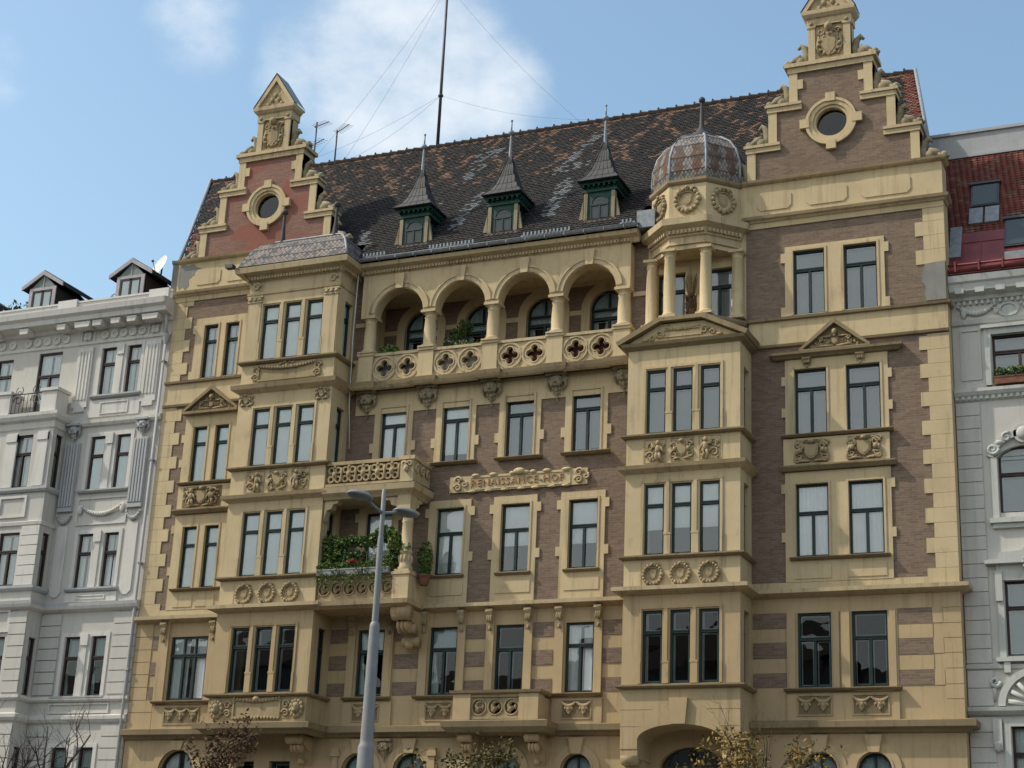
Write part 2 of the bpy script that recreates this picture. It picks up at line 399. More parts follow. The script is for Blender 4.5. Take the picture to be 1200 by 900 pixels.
    def quad(s, x0, x1, y, z0, z1, m=None): return s.add([(x0, y, z0), (x1, y, z0), (x1, y, z1), (x0, y, z1)], [(0, 1, 2, 3)], m, False)
    def frame(s, x0, x1, z0, z1, w, y0, y1, m=None, wb=None, wt=None):
        wb = w if wb is None else wb; wt = w if wt is None else wt
        if wb: s.box(x0, x1, y0, y1, z0, z0 + wb, m)
        s.box(x0, x1, y0, y1, z1 - wt, z1, m)
        s.box(x0, x0 + w, y0, y1, z0 + wb, z1 - wt, m); s.box(x1 - w, x1, y0, y1, z0 + wb, z1 - wt, m)
        return s
    def leaves(s, c, r, n, size, mats=(0,), rr=None, droop=0.0):
        q = rr or rnd
        for _ in range(n):
            while True:
                p = (q.uniform(-1, 1), q.uniform(-1, 1), q.uniform(-1, 1))
                if p[0] ** 2 + p[1] ** 2 + p[2] ** 2 < 1: break
            P = Vector((c[0] + p[0] * r[0], c[1] + p[1] * r[1], c[2] + p[2] * r[2]))
            d = Vector((q.uniform(-1, 1), q.uniform(-1, 1), q.uniform(-1, 1) - droop)).normalized(); e = d.cross(Vector((q.uniform(-1, 1), q.uniform(-1, 1), q.uniform(-1, 1)))).normalized()
            L = size * q.uniform(0.6, 1.3); w = L * q.uniform(.35, .55)
            s.add([P - d * L * .5, P + e * w * .5, P + d * L * .5, P - e * w * .5], [(0, 1, 2, 3)], q.choice(mats), False)
        return s
    def build(s, name, mats, parent=None, loc=None):
        marks = [c for c in s.cuts if c[1] < len(s.f)]
        if marks and (marks[0][1] == 0 or len(marks) > 0):
            if marks[0][1] != 0: marks.insert(0, (0, 0))
            marks.append((len(s.v), len(s.f))); out = []
            for (a, fa), (c, fc) in zip(marks[:-1], marks[1:]):
                k = MB(); k.v = s.v[a:c]; k.f = [tuple(i - a for i in f) for f in s.f[fa:fc]]; k.m = s.m[fa:fc]; k.sm = s.sm[fa:fc]
                out.append(k.build(name, mats, parent, loc))
            return out[0]
        me = bpy.data.meshes.new(name)
        vs = s.v
        if loc is not None: vs = [(p[0] - loc[0], p[1] - loc[1], p[2] - loc[2]) for p in vs]
        me.from_pydata([tuple(p) for p in vs], [], s.f)
        for mt in (mats if isinstance(mats, (list, tuple)) else [mats]): me.materials.append(M[mt])
        me.polygons.foreach_set('material_index', s.m)
        me.polygons.foreach_set('use_smooth', s.sm)
        me.update()
        o = bpy.data.objects.new(name, me); COL.objects.link(o)
        if parent is not None: o.parent = parent; o.matrix_parent_inverse = parent_inv(parent)
        if loc is not None: o.location = loc
        return o

def parent_inv(p):
    return Matrix.Translation(-p.location) if p.type == 'EMPTY' else Matrix.Identity(4)

def tag(o, label=None, cat=None, group=None, kind=None):
    if label: o['label'] = label
    if cat: o['category'] = cat
    if group: o['group'] = group
    if kind: o['kind'] = kind
    return o
def thing(name, label, cat, loc=(0, 0, 0), group=None):
    o = bpy.data.objects.new(name, None); COL.objects.link(o); o.location = loc; o.empty_display_size = 0.3
    return tag(o, label, cat, group)

# ------------------------------------------------------------------ shared architectural pieces
def side_right(X, y0):   # wall facing +x
    return lambda p: (X - p[1], y0 + p[0], p[2])
def side_left(X, y0):    # wall facing -x
    return lambda p: (X + p[1], y0 - p[0], p[2])
def slant(ox, oy, ang):  # wall whose local x axis is turned by ang in plan
    c, s_ = math.cos(ang), math.sin(ang)
    return lambda p: (ox + p[0] * c - p[1] * s_, oy + p[0] * s_ + p[1] * c, p[2])

LOOK = {  # look: glass, curtain spec
    'blind': ('glass', 'blind', 'full'), 'grey': ('glass_sky', 'blind_grey', 'full'), 'sky': ('glass_sky', 'blind_grey', 'full'),
    'bright': ('glass', 'curtain', 'folds'), 'half': ('glass', 'curtain', 'half'), 'sides': ('glass_dark', 'curtain', 'sides'),
    'lace': ('glass', 'blind', 'lace'), 'none': ('glass_dark', None, None), 'strip': ('glass_dark', 'curtain', 'strip'),
}
def window(bld, x0, x1, z0, z1, y, look, T=None, mull=1, tr=0.30, fm='green', deep=0.0, arch=0.0, ajar=False, gap=None):
    """casement: outer frame, transom, mullions, inner sashes > pane, curtain"""
    w = 0.065; h = z1 - z0; zt = z1 - tr * h
    b = MB(T)
    b.frame(x0, x1, z0, z1, w, y, y + 0.09)
    b.box(x0 + w, x1 - w, y - 0.02, y + 0.085, zt - 0.05, zt + 0.05)
    b.box(x0 + w, x1 - w, y - 0.04, y - 0.02, zt + 0.015, zt + 0.05)
    xs = [x0 + w + (x1 - x0 - 2 * w) * k / (mull + 1) for k in range(mull + 2)]
    for k in range(1, mull + 1):
        b.box(xs[k] - 0.042, xs[k] + 0.042, y - 0.01, y + 0.085, z0 + w, zt - 0.05)
        if mull > 1: b.box(xs[k] - 0.03, xs[k] + 0.03, y, y + 0.085, zt + 0.05, z1 - w)
    near = LOOK[look][2] in ('full', 'half', 'folds') and look not in ('grey', 'sky')   # cloth hung close behind the panes
    # pale inner sashes seen through the glass
    for k in range(mull + 1):
        a, c = xs[k] + (0.045 if k else 0.0), xs[k + 1] - (0.045 if k < mull else 0.0)
        if not near: b.frame(a + 0.02, c - 0.02, z0 + w + 0.02, zt - 0.07, 0.024, y + 0.095, y + 0.12, 1)
    if not near: b.frame(x0 + w + 0.02, x1 - w - 0.02, zt + 0.07, z1 - w - 0.02, 0.024, y + 0.095, y + 0.12, 1)
    if arch:
        cx, r = (x0 + x1) / 2, (x1 - x0) / 2
        b.ring(cx, z1 - 0.004, r - w, r, y, y + 0.09, 20, 0, math.pi)
        b.box(cx - 0.03, cx + 0.03, y + .003, y + 0.085, z1, z1 + r - w * 1.05)
    f = b.build('window', [fm, 'sash'], bld)
    g, cm_, mode = LOOK[look]
    p = MB(T)
    if arch: p.add([(x0 + w * .6, y + .05, z0 + w * .6), (x1 - w * .6, y + .05, z0 + w * .6)] + [(cx + (r - w * .6) * math.cos(t), y + .05, z1 + (r - w * .6) * math.sin(t)) for t in [math.pi * i / 16 for i in range(17)]], [tuple(range(19))], 0)
    elif ajar:
        xm = xs[-2]
        p.quad(x0 + w * .6, xm, y + .05, z0 + w * .6, z1 - w * .6)
        p.quad(xm, x1 - w * .6, y + .05, zt, z1 - w * .6)
    else: p.quad(x0 + w * .6, x1 - w * .6, y + .05, z0 + w * .6, z1 - w * .6)
    p.build('pane', g, f)
    if cm_:
        c = MB(T); yc = y + (0.085 if near else 0.145) + deep; ex = 0.10 if not near else -w * .4
        def sheet(a, bb, za, zb, amp, wl, ph=0.0, bell=0.0):
            n = max(4, int((bb - a) / 0.035)); m = 6
            vs = []
            for i in range(n + 1):
                for j in range(m + 1):
                    t = j / m; x = a + (bb - a) * i / n
                    xx = x if not bell else a + (x - a) * (1 - bell * math.sin(math.pi * min(1, t * 1.25)))
                    vs.append((xx, yc + amp * math.sin(x * wl + ph + t * .6), zb + (za - zb) * t))
            c.add(vs, [(i * (m + 1) + j, (i + 1) * (m + 1) + j, (i + 1) * (m + 1) + j + 1, i * (m + 1) + j + 1) for i in range(n) for j in range(m)], 0, True)
        ph = rnd.uniform(0, 6); ztop = z1 + (((x1 - x0) / 2) if arch else 0.05)
        if mode == 'full': sheet(x0 - ex, x1 + ex, z0 - .05 if gap is None else z0 + h * gap, ztop, 0.004, 9, ph)
        if mode == 'folds': sheet(x0 - ex, x1 + ex, z0 - .05, ztop, 0.022, 52, ph)
        if mode == 'half': sheet(x0 - ex, x1 + ex, z0 + h * rnd.uniform(.36, .42), ztop, 0.012, 16, ph)
        if mode == 'lace':
            q = (x1 - x0) * 0.46
            sheet(x0 - ex, x0 + q, z0 - .05, ztop, 0.025, 40, ph); sheet(x1 - q + .03, x1 + ex, z0 - .05, ztop, 0.025, 40, ph + 1)
        if mode == 'sides':
            q = (x1 - x0) * 0.30
            sheet(x0 - ex, x0 + q, z0 - .05, ztop, 0.03, 45, ph, .35)
            sheet(x0 - ex, x1 + ex, zt + .1, ztop, 0.02, 40, ph)
        if mode == 'strip':
            q = (x1 - x0) * 0.2
            sheet(x0 - ex, x0 + q, z0 - .05, ztop, 0.03, 50, ph)
        c.build('curtain', cm_, f)
    return f

def shield(b, cx, cz, w, h, y, d):
    pts = [(-.5, .5), (-.2, .44), (0, .5), (.2, .44), (.5, .5), (.46, .1), (.42, -.2), (.2, -.42), (0, -.5), (-.2, -.42), (-.42, -.2), (-.46, .1)]
    b.prism([(cx + p[0] * w, cz + p[1] * h) for p in pts][::-1], y - d, y + .01)
    b.prism([(cx + p[0] * w * .72, cz + p[1] * h * .74) for p in pts][::-1], y - d - .02, y - d + .002)
def scroll(b, cx, cz, r, y, a0, turns, dirn=1, thick=0.035):
    n = int(10 * abs(turns)) + 6
    pts = []
    for i in range(n + 1):
        t = i / n; rr = r * (1 - .8 * t); a = a0 + dirn * turns * 2 * math.pi * t
        pts.append((cx + rr * math.cos(a), y - .03, cz + rr * math.sin(a)))
    b.tube(pts, [thick * (1.1 - .5 * i / n) for i in range(n + 1)], 5)
def wreath(b, cx, cz, r, y, inner=True, n=18):
    for i in range(n):
        a = 2 * math.pi * i / n; q = 1.35 if i % 6 == 0 else 1.0
        b.ell((cx + r * math.cos(a), y - .05, cz + r * math.sin(a)), (r * .19 * q, .075 * q, r * .19 * q), seg=6, rings=4)
    b.ring(cx, cz, r * .72, r * .84, y - .05, y + .01, 24)
    if inner: shield(b, cx, cz, r * 1.0, r * 1.05, y, .03)
    b.ell((cx, y - .09, cz + r * 1.1), (r * .2, .07, r * .16), seg=6, rings=4)
    for s_ in (-1, 1): b.tube([(cx + s_ * r * .1, y - .04, cz + r * 1.08), (cx + s_ * r * .6, y - .03, cz + r * 1.12), (cx + s_ * r * .85, y - .02, cz + r * .95)], [.035, .03, .015], 5)
def figure(b, cx, cz, h, y, s_=1):
    """small carved putto"""
    b.ell((cx, y - .10, cz + h * .36), (h * .10, h * .10, h * .12), seg=7, rings=5)
    b.ell((cx, y - .08, cz + h * .08), (h * .14, h * .10, h * .22), seg=7, rings=5, tilt=.15 * s_)
    b.tube([(cx + .05 * s_ * h, y - .06, cz - h * .1), (cx + .1 * s_ * h, y - .09, cz - h * .28), (cx + .02 * s_ * h, y - .06, cz - h * .48)], [h * .09, h * .07, h * .05], 6)
    b.tube([(cx - .04 * s_ * h, y - .06, cz - h * .1), (cx - .08 * s_ * h, y - .08, cz - h * .28), (cx - .16 * s_ * h, y - .05, cz - h * .46)], [h * .09, h * .07, h * .05], 6)
    b.tube([(cx + .1 * s_ * h, y - .08, cz + h * .2), (cx + .24 * s_ * h, y - .1, cz + h * .16), (cx + .3 * s_ * h, y - .06, cz + h * .34)], [h * .06, h * .05, h * .04], 6)
    b.tube([(cx - .1 * s_ * h, y - .08, cz + h * .2), (cx - .2 * s_ * h, y - .1, cz + h * .02), (cx - .26 * s_ * h, y - .06, cz - h * .12)], [h * .06, h * .05, h * .04], 6)
def arms(b, cx, cz, w, h, y, q=None):
    shield(b, cx, cz, h * .62, h * .66, y, .06)
    b.ell((cx, y - .10, cz + h * .42), (h * .13, .08, h * .1), seg=7, rings=5)
    for s_ in (-1, 1):
        x = cx + s_ * w * .36
        scroll(b, x, cz + h * .22, h * .2, y, 0 if s_ > 0 else math.pi, 1.2, s_, .04)
        scroll(b, x + s_ * h * .05, cz - h * .22, h * .2, y, math.pi / 2, 1.2, -s_, .04)
        b.ell((x, y - .07, cz + h * .03), (h * .11, .08, h * .13), seg=6, rings=4)
        b.ell((x - s_ * h * .1, y - .05, cz - h * .42), (h * .09, .05, h * .06), seg=6, rings=4)
        b.tube([(cx + s_ * h * .3, y - .03, cz + h * .44), (cx + s_ * w * .46, y - .04, cz + h * .46)], [.04, .02], 5)
        b.tube([(cx + s_ * h * .1, y - .03, cz - h * .44), (cx + s_ * w * .3, y - .05, cz - h * .40), (cx + s_ * w * .46, y - .03, cz - h * .46)], [.03, .04, .02], 5)
def mask(b, cx, cz, h, y):
    T0 = b.T; y0_ = y
    b.T = lambda p: (lambda q_: T0(q_) if T0 else q_)((cx + (p[0] - cx) * .86, y0_ + (p[1] - y0_) * .72, p[2]))
    """corbel carved as a bearded head over a pendant leaf; cz = top"""
    w = h * .36
    b.box(cx - w * 1.15, cx + w * 1.15, y - h * .42, y, cz - h * .10, cz)
    for s_ in (-1, 1):
        scroll(b, cx + s_ * w * .95, cz - h * .22, h * .14, y - h * .16, math.pi / 2, 1.2, s_, h * .05)
        b.ell((cx + s_ * w * .38, y - h * .36, cz - h * .25), (h * .07, h * .05, h * .035), seg=6, rings=4)       # brow
        b.ell((cx + s_ * w * .45, y - h * .30, cz - h * .40), (h * .09, h * .08, h * .10), seg=7, rings=4)         # cheek
        b.tube([(cx + s_ * w * .85, y - h * .16, cz - h * .18), (cx + s_ * w * 1.05, y - h * .12, cz - h * .42), (cx + s_ * w * .7, y - h * .1, cz - h * .6)], [h * .08, h * .07, h * .03], 6)
    b.ell((cx, y - h * .22, cz - h * .30), (w * .78, h * .18, h * .23), seg=10, rings=7)
    b.tube([(cx, y - h * .39, cz - h * .26), (cx, y - h * .46, cz - h * .38)], [h * .025, h * .05], 6)            # nose
    b.ell((cx, y - h * .35, cz - h * .47), (w * .3, h * .05, h * .025), seg=7, rings=4)                           # moustache
    for i, (dx, dz, r) in enumerate([(0, -.58, .10), (-.12, -.55, .07), (.12, -.55, .07), (0, -.70, .08), (-.1, -.68, .05), (.1, -.68, .05), (0, -.84, .055), (0, -.95, .04)]):
        b.ell((cx + dx * h, y - h * .16 + h * .05 * (i // 3), cz + dz * h), (r * h, r * h, r * h * 1.2), seg=6, rings=4)
    b.T = T0
def leafbracket(b, cx, z0, z1, w, y, d):
    """console with a scrolled top and an acanthus leaf"""
    h = z1 - z0; n = 10; prof = []
    for i in range(n + 1):
        t = i / n; prof.append((y - d * (1 - t) ** 1.4 * (1 + .25 * math.sin(t * 9)), z1 - h * t))
    vs = [(cx - w / 2, a, c) for a, c in prof] + [(cx + w / 2, a, c) for a, c in prof]; k = n + 1
    b.add(vs, [(i, i + 1, k + i + 1, k + i) for i in range(n)], None, False)
    b.add(vs + [(cx - w / 2, y, z1), (cx - w / 2, y, z0), (cx + w / 2, y, z1), (cx + w / 2, y, z0)], [tuple([2 * k] + list(range(k)) + [2 * k + 1]), tuple([2 * k + 3] + list(range(2 * k - 1, k - 1, -1)) + [2 * k + 2])], None, False)
    b.tube([(cx - w * .55, y - d * .85, z1 - h * .10), (cx + w * .55, y - d * .85, z1 - h * .10)], d * .22, 8)
    for s_ in (-1, 0, 1): b.ell((cx + s_ * w * .26, y - d * .62, z1 - h * .42), (w * .17, d * .28, h * .2), seg=6, rings=5)
    b.ell((cx, y - d * .3, z0 + h * .12), (w * .22, d * .22, h * .12), seg=6, rings=4)
def swag(b, x0, x1, z, y, drop, n=12, r=.05):
    for i in range(n + 1):
        t = i / n; b.ell((x0 + (x1 - x0) * t, y - .03, z - drop * 4 * t * (1 - t)), (r * (1 + .5 * math.sin(math.pi * t)), r, r * (1 + .5 * math.sin(math.pi * t))), seg=6, rings=4)
def quatre(s_):
    def rf(a):
        best = 0.36 * s_
        for k in range(4):
            c = k * math.pi / 2; d = 0.52 * s_; r = 0.34 * s_
            t = a - c; disc = r * r - (d * math.sin(t)) ** 2
            if disc > 0 and math.cos(t) > 0: best = max(best, d * math.cos(t) + math.sqrt(disc))
        return best
    return rf
def lathe_col(b, cx, cy, z0, z1, r, m=None, base=True):
    h = z1 - z0
    b.box(cx - r * 1.38, cx + r * 1.38, cy - r * 1.38, cy + r * 1.38, z0, z0 + .06)
    b.lathe([(r * 1.3, z0 + .06), (r * 1.34, z0 + .11), (r * 1.12, z0 + .16), (r * 1.0, z0 + .2), (r * 1.0, z0 + .5 * h), (r * .87, z1 - .30), (r * .95, z1 - .27), (r * .98, z1 - .25), (r * .87, z1 - .23), (r * .89, z1 - .16), (r * 1.16, z1 - .09)], cx, cy, 20, m)
    b.box(cx - r * 1.24, cx + r * 1.24, cy - r * 1.24, cy + r * 1.24, z1 - .09, z1)
def surround(b, x0, x1, z0, z1, y, hole, ears=(), d=.05, ear=.12, eh=.3):
    """raised flat frame with toothed ears round one or more openings"""
    hs = hole; b.cut()
    xs = sorted(set([x0, x1] + [v for h in hs for v in h[:2]])); zs = sorted(set([z0, z1] + [v for h in hs for v in h[2:]]))
    zs = [z for z in zs if z0 <= z <= z1]
    for i in range(len(xs) - 1):
        j = 0
        while j < len(zs) - 1:
            cx = (xs[i] + xs[i + 1]) / 2
            inside = lambda q: any(h[0] < cx < h[1] and h[2] < (zs[q] + zs[q + 1]) / 2 < h[3] for h in hs)
            if inside(j): j += 1; continue
            k = j
            while k + 1 < len(zs) - 1 and not inside(k + 1): k += 1
            b.box(xs[i], xs[i + 1], y - d, y + .01, zs[j], zs[k + 1]); j = k + 1
    for ze in ears:
        b.box(x0 - ear, x0, y - d, y + .01, ze, ze + eh); b.box(x1, x1 + ear, y - d, y + .01, ze, ze + eh)
def architrave(b, x0, x1, z0, z1, y, w=.09, d=.03):
    b.cut()
    b.frame(x0 - w, x1 + w, z0, z1 + w, w, y - d, y + .005, None, 0)
def tympanum(b, cx, w, z0, h, y, d=.3):
    """triangular pediment: raking cornices round a recessed panel"""
    hw = w / 2; t = .13
    L = math.hypot(hw, h); nx, nz = h / L * t, hw / L * t
    b.prism([(cx - hw, z0), (cx, z0 + h), (cx, z0 + h + t * L / hw), (cx - hw - .1, z0 + t * .25), (cx - hw - .1, z0)][::-1], y - d, y)
    b.prism([(cx + hw, z0), (cx + hw + .1, z0), (cx + hw + .1, z0 + t * .25), (cx, z0 + h + t * L / hw), (cx, z0 + h)][::-1], y - d, y)
    b.box(cx - hw - .1, cx + hw + .1, y - d, y, z0 - .1, z0)
    b.prism([(cx - hw, z0), (cx + hw, z0), (cx, z0 + h)], y - .06, y)

# ================================================================== the ochre corner-gabled apartment building
B = thing('apartment_building', "ochre and brown brick apartment building with two stepped gables, bay windows and an arched loggia", 'building', (14.5, 0, 0))
W0, W1 = 0.0, 28.95
lw = [(1.5, 2.10), (2.45, 3.03)]
rw = [(24.08, 25.11), (25.73, 26.80)]
cw = [(9.0, 10.0), (11.7, 12.72), (14.1, 15.13), (16.52, 17.53)]
HL = [(a, b, 21.69, 23.80) for a, b in lw] + [(a, b, 17.66, 19.77) for a, b in lw] + [(a, b, 13.71, 15.97) for a, b in lw] + [(1.5, 3.03, 9.72, 11.96)]
HR = [(a, b, 21.69, 23.93) for a, b in rw] + [(a, b, 17.66, 19.82) for a, b in rw] + [(a, b, 13.72, 16.03) for a, b in rw] + [(a, b, 9.72, 11.98) for a, b in rw]
HC = [(9.3, 10.3, 17.66, 19.81)] + [(a, b, 17.66, 19.81) for a, b in cw[1:]] + [(9.0, 10.0, 12.75, 16.02)] + [(a, b, 13.72, 16.02) for a, b in cw[1:]] + \
     [(9.0, 10.0, 9.72, 11.96), (11.7, 12.7, 9.72, 11.96), (14.08, 15.08, 8.78, 11.96), (16.53, 17.5, 9.72, 11.96)]
arch1 = [(2.26, .70), (9.33, .55), (11.22, .55), (14.6, .52), (17.03, .5), (24.72, .5), (26.31, .5)]
AZ = 7.30                                        # springing of the mezzanine arches
b = MB()
b.cut().wall(W0, 4.3, 12.6, 25.2, 0, HL, .22, 0, 1); b.cut().wall(22.5, W1, 12.6, 25.2, 0, HR, .22, 0, 1)
b.cut().wall(7.8, 19.1, 12.6, 20.6, 0, HC, .22, 0, 1)
b.cut().wall(7.8, 8.45, 20.6, 25.2, 0, (), .2, 0); b.cut().wall(18.55, 19.1, 20.6, 25.2, 0, (), .2, 0)
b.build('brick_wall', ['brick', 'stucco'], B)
b = MB()
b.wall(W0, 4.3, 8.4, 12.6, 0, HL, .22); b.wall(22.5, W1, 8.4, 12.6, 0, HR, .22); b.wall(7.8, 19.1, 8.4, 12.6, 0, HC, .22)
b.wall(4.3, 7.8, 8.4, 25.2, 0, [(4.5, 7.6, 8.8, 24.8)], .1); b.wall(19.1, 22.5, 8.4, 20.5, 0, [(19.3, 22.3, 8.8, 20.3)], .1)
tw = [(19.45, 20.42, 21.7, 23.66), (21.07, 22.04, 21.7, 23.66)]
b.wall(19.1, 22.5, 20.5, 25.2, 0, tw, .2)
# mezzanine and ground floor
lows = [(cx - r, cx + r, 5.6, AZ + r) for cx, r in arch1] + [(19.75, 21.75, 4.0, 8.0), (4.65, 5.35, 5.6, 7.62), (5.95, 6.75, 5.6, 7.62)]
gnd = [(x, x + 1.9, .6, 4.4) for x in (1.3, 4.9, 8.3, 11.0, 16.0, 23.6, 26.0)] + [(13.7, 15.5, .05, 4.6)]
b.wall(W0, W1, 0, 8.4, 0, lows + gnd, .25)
for cx, r in arch1:
    for s_ in (-1, 1):
        b.prism([(cx + s_ * r, AZ + r)] + [(cx + s_ * r * math.cos(t), AZ + r * math.sin(t)) for t in [math.pi / 2 * i / 10 for i in range(11)]], 0.002, .25)
for s_ in (-1, 1):
    b.prism([(20.75 + s_ * 1.0, 8.0)] + [(20.75 + s_ * 1.0 * math.cos(t), 7.35 + .65 * math.sin(t)) for t in [math.pi / 2 * i / 10 for i in range(11)]], 0.002, .25)
# slanting party walls, rear wall, return at the right edge
b.add([(0, 0, 0), (-5.57, 12, 0), (-5.57, 12, 25), (0, 0, 25)], [(0, 1, 2, 3)]); b.add([(28.95, 0, 0), (25.5, 12, 0), (25.5, 12, 25), (28.95, 0, 25)], [(0, 1, 2, 3)])
b.add([(-5.57, 12, 0), (25.5, 12, 0), (25.5, 12, 25), (-5.57, 12, 25)], [(0, 1, 2, 3)])
b.cut().box(28.5, 28.952, .004, .75, 0, 26.45)
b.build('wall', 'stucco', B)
b = MB()
for z in (4.8, 8.5, 12.55, 16.6, 24.95): b.add([(0, .26, z), (28.7, .26, z), (25.6, 11.9, z), (-5.5, 11.9, z)], [(0, 1, 2, 3)])
b.add([(0, .26, 20.55), (8.3, .26, 20.55), (8.3, 2, 20.55), (18.7, 2, 20.55), (18.7, .26, 20.55), (28.7, .26, 20.55), (25.6, 11.9, 20.55), (-5.5, 11.9, 20.55)], [(0, 1, 2, 3, 4, 5, 6, 7)])
b.add([(-2, 4.5, 0), (28, 4.5, 0), (28, 4.5, 25), (-2, 4.5, 25)], [(0, 1, 2, 3)])
for x in (4.25, 8.2, 13.5, 18.85, 22.6): b.add([(x, .27, 0), (x, 4.5, 0), (x, 4.5, 20.5), (x, .27, 20.5)], [(0, 1, 2, 3)])
for x in (4.25, 22.6): b.add([(x, .27, 20.6), (x, 4.5, 20.6), (x, 4.5, 24.9), (x, .27, 24.9)], [(0, 1, 2, 3)])
b.build('inner_floor', 'inside', B)

# ---- raised ochre dressings of the flat wall
b = MB()
def quoins(x_edge, sgn, z0, z1, short, long_, pitch=.45):
    z = z0; k = 0; b.cut()
    while z < z1 - .05:
        L = long_ if k % 2 == 0 else short; zt = min(z + pitch, z1)
        b.box(x_edge, x_edge + sgn * L, -.03, .01, z + .004, zt - .004)
        z += pitch; k += 1
quoins(0.0, 1, 12.72, 24.9, .60, .86, .46); quoins(28.95, -1, 12.72, 20.6, .67, .92, .46); quoins(28.95, -1, 22.95, 24.9, .67, .92, .49)
for (x0, x1) in ((0, 4.2), (22.6, W1)):
    b.cut().box(x0, x1, -.04, .01, 20.86, 21.55); b.cut().box(x0, x1, -.05, .01, 24.88, 25.10)
    b.cut().box(x0 - (.42 if x0 > 5 else 0), x1, -.05, .35, 25.22, 26.50)
    b.cut().box(x0, x1, -.035, .01, 12.69, 12.93)
b.cut().box(22.6, W1, -.06, .01, 20.72, 20.86); b.cut().box(0, 4.2, -.06, .01, 20.72, 20.86)
def panel(x0, x1, z0, z1, y=-.05, d=.03, c=.12):
    b.cut().prism([(x0 + c, z0), (x1 - c, z0), (x1, z0 + c), (x1, z1 - c), (x1 - c, z1), (x0 + c, z1), (x0, z1 - c), (x0, z0 + c)], y - d, y + .002)
for x0, x1 in ((.8, 1.95), (2.15, 3.4), (22.9, 24.05), (24.55, 25.9), (26.35, 27.95)): panel(x0, x1, 25.5, 26.15)
# frieze over the fourth floor of the centre and flanks of the loggia
b.cut().box(8.25, 18.93, -.04, .01, 19.62, 20.47)
b.cut().box(18.58, 19.1, -.05, .01, 22.98, 23.14); b.cut().box(18.58, 19.15, -.05, .01, 20.6, 21.72); b.cut().box(8.0, 8.4, -.05, .01, 22.98, 23.14); b.cut().box(8.0, 8.4, -.05, .01, 20.6, 21.72)
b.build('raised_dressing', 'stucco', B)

b = MB()
# window surrounds: right pair
surround(b, 23.81, 27.04, 21.64, 24.10, 0, HR[:2], (21.66, 23.55), ear=.14, eh=.33)
surround(b, 23.78, 27.04, 17.56, 20.15, 0, HR[2:4], (18.25, 19.3), ear=.12, eh=.3)
surround(b, 23.75, 27.04, 12.93, 16.42, 0, HR[4:6], (14.2, 15.75), ear=.12, eh=.3)
b.cut().box(23.72, 27.04, -.10, .01, 16.58, 17.50)
# left pair
surround(b, 1.10, 3.45, 21.64, 24.10, 0, HL[:2], (21.66, 23.5), ear=.12, eh=.33)
surround(b, 1.12, 3.45, 17.56, 20.25, 0, HL[2:4], (18.25, 19.2), ear=.12, eh=.3)
surround(b, 1.12, 3.45, 12.93, 16.42, 0, HL[4:6], (14.2, 15.75), ear=.12, eh=.3)
b.cut().box(1.14, 3.4, -.10, .01, 16.58, 17.50)
# centre singles
for k, (x0, x1) in enumerate(cw):
    hs3 = HC[4 + k]; hs4 = HC[k]
    surround(b, hs3[0] - .29, hs3[1] + .25, 12.69, 16.29, 0, [hs3], (14.15, 15.72), ear=.14, eh=.31)
    surround(b, hs4[0] - .25, hs4[1] + .25, 17.56, 19.62, 0, [hs4], (18.2,), ear=.14, eh=.34)
    if k: b.cut().box(hs3[0] - .1, hs3[1] + .1, -.075, -.04, 13.0, 13.42)
for x0, x1 in ((8.28, 9.0 - .3), (18.05, 18.93)): pass
for (x0, x1) in rw: b.cut().box(x0 - .05, x1 + .05, -.072, -.04, 13.02, 13.45)
for (x0, x1) in lw: b.cut().box(x0 - .1, x1 + .1, -.072, -.04, 13.02, 13.45)
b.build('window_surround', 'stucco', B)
b = MB()
for h in HL + HR + HC:
    if h[3] - h[2] < 2.5 and h[2] > 13: architrave(b, *h, -.05, .07, .025)
b.build('window_architrave', 'stone', B)

# first-floor strip: brick blocks between ochre bands
b = MB()
def bricks(x0, x1, zs): 
    for z0, z1 in zs: b.cut().box(x0, x1, -.022, .01, z0, z1)
zz = [(11.53, 12.0), (10.62, 11.10), (9.74, 10.17)]
bricks(27.12, 28.11, zz); bricks(22.7, 23.75, zz); bricks(15.42, 16.1, zz); bricks(17.78, 18.92, zz); bricks(13.03, 13.72, zz); bricks(10.42, 11.36, zz); bricks(7.95, 8.62, zz)
bricks(.72, .98, [(11.53, 12.0), (10.62, 11.08), (9.74, 10.2)])
b.build('brick_panel', 'brick', B)
b = MB()
b.cut().box(26.95, 27.1, -.03, .01, 9.74, 12.0)
for z in (10.17, 11.1, 12.0): b.box(28.12, 28.42, -.014, .01, z - .45 + .0, z)
for z in (10.17, 11.1, 12.0): b.box(27.1, 28.12, -.016, .01, z + .01 , z + .44)
for z0, z1 in ((8.74, 9.30), (9.32, 9.73), (9.75, 10.19), (10.21, 10.64), (10.66, 11.08), (11.10, 11.52), (11.54, 11.98), (12.0, 12.48)):
    b.box(28.44, 28.95, -.018, .01, z0, z1)
b.cut()
for z0, z1 in ((8.74, 9.30), (9.32, 9.73), (9.75, 10.19), (10.21, 10.64), (10.66, 11.08), (11.10, 11.52), (11.54, 11.98), (12.0, 12.48)):
    b.box(0, .70 if z0 > 9.7 else 1.0, -.03, .01, z0, z1)
b.build('corner_block', 'stucco', B); b = MB()
PIL = [(8.66, 8.94), (10.06, 10.38), (11.36, 11.66), (12.74, 13.02), (13.76, 14.04), (15.12, 15.4), (16.2, 16.48), (17.56, 17.8), (1.02, 1.42), (3.1, 3.45)]
for x0, x1 in PIL: b.cut().box(x0, x1, -.09, .01, 9.66, 12.47)
for x0, x1 in rw: b.cut().box(x0 - .32, x0 - .06, -.06, .01, 9.7, 12.0); b.cut().box(x1 + .06, x1 + .24, -.06, .01, 9.7, 12.0)
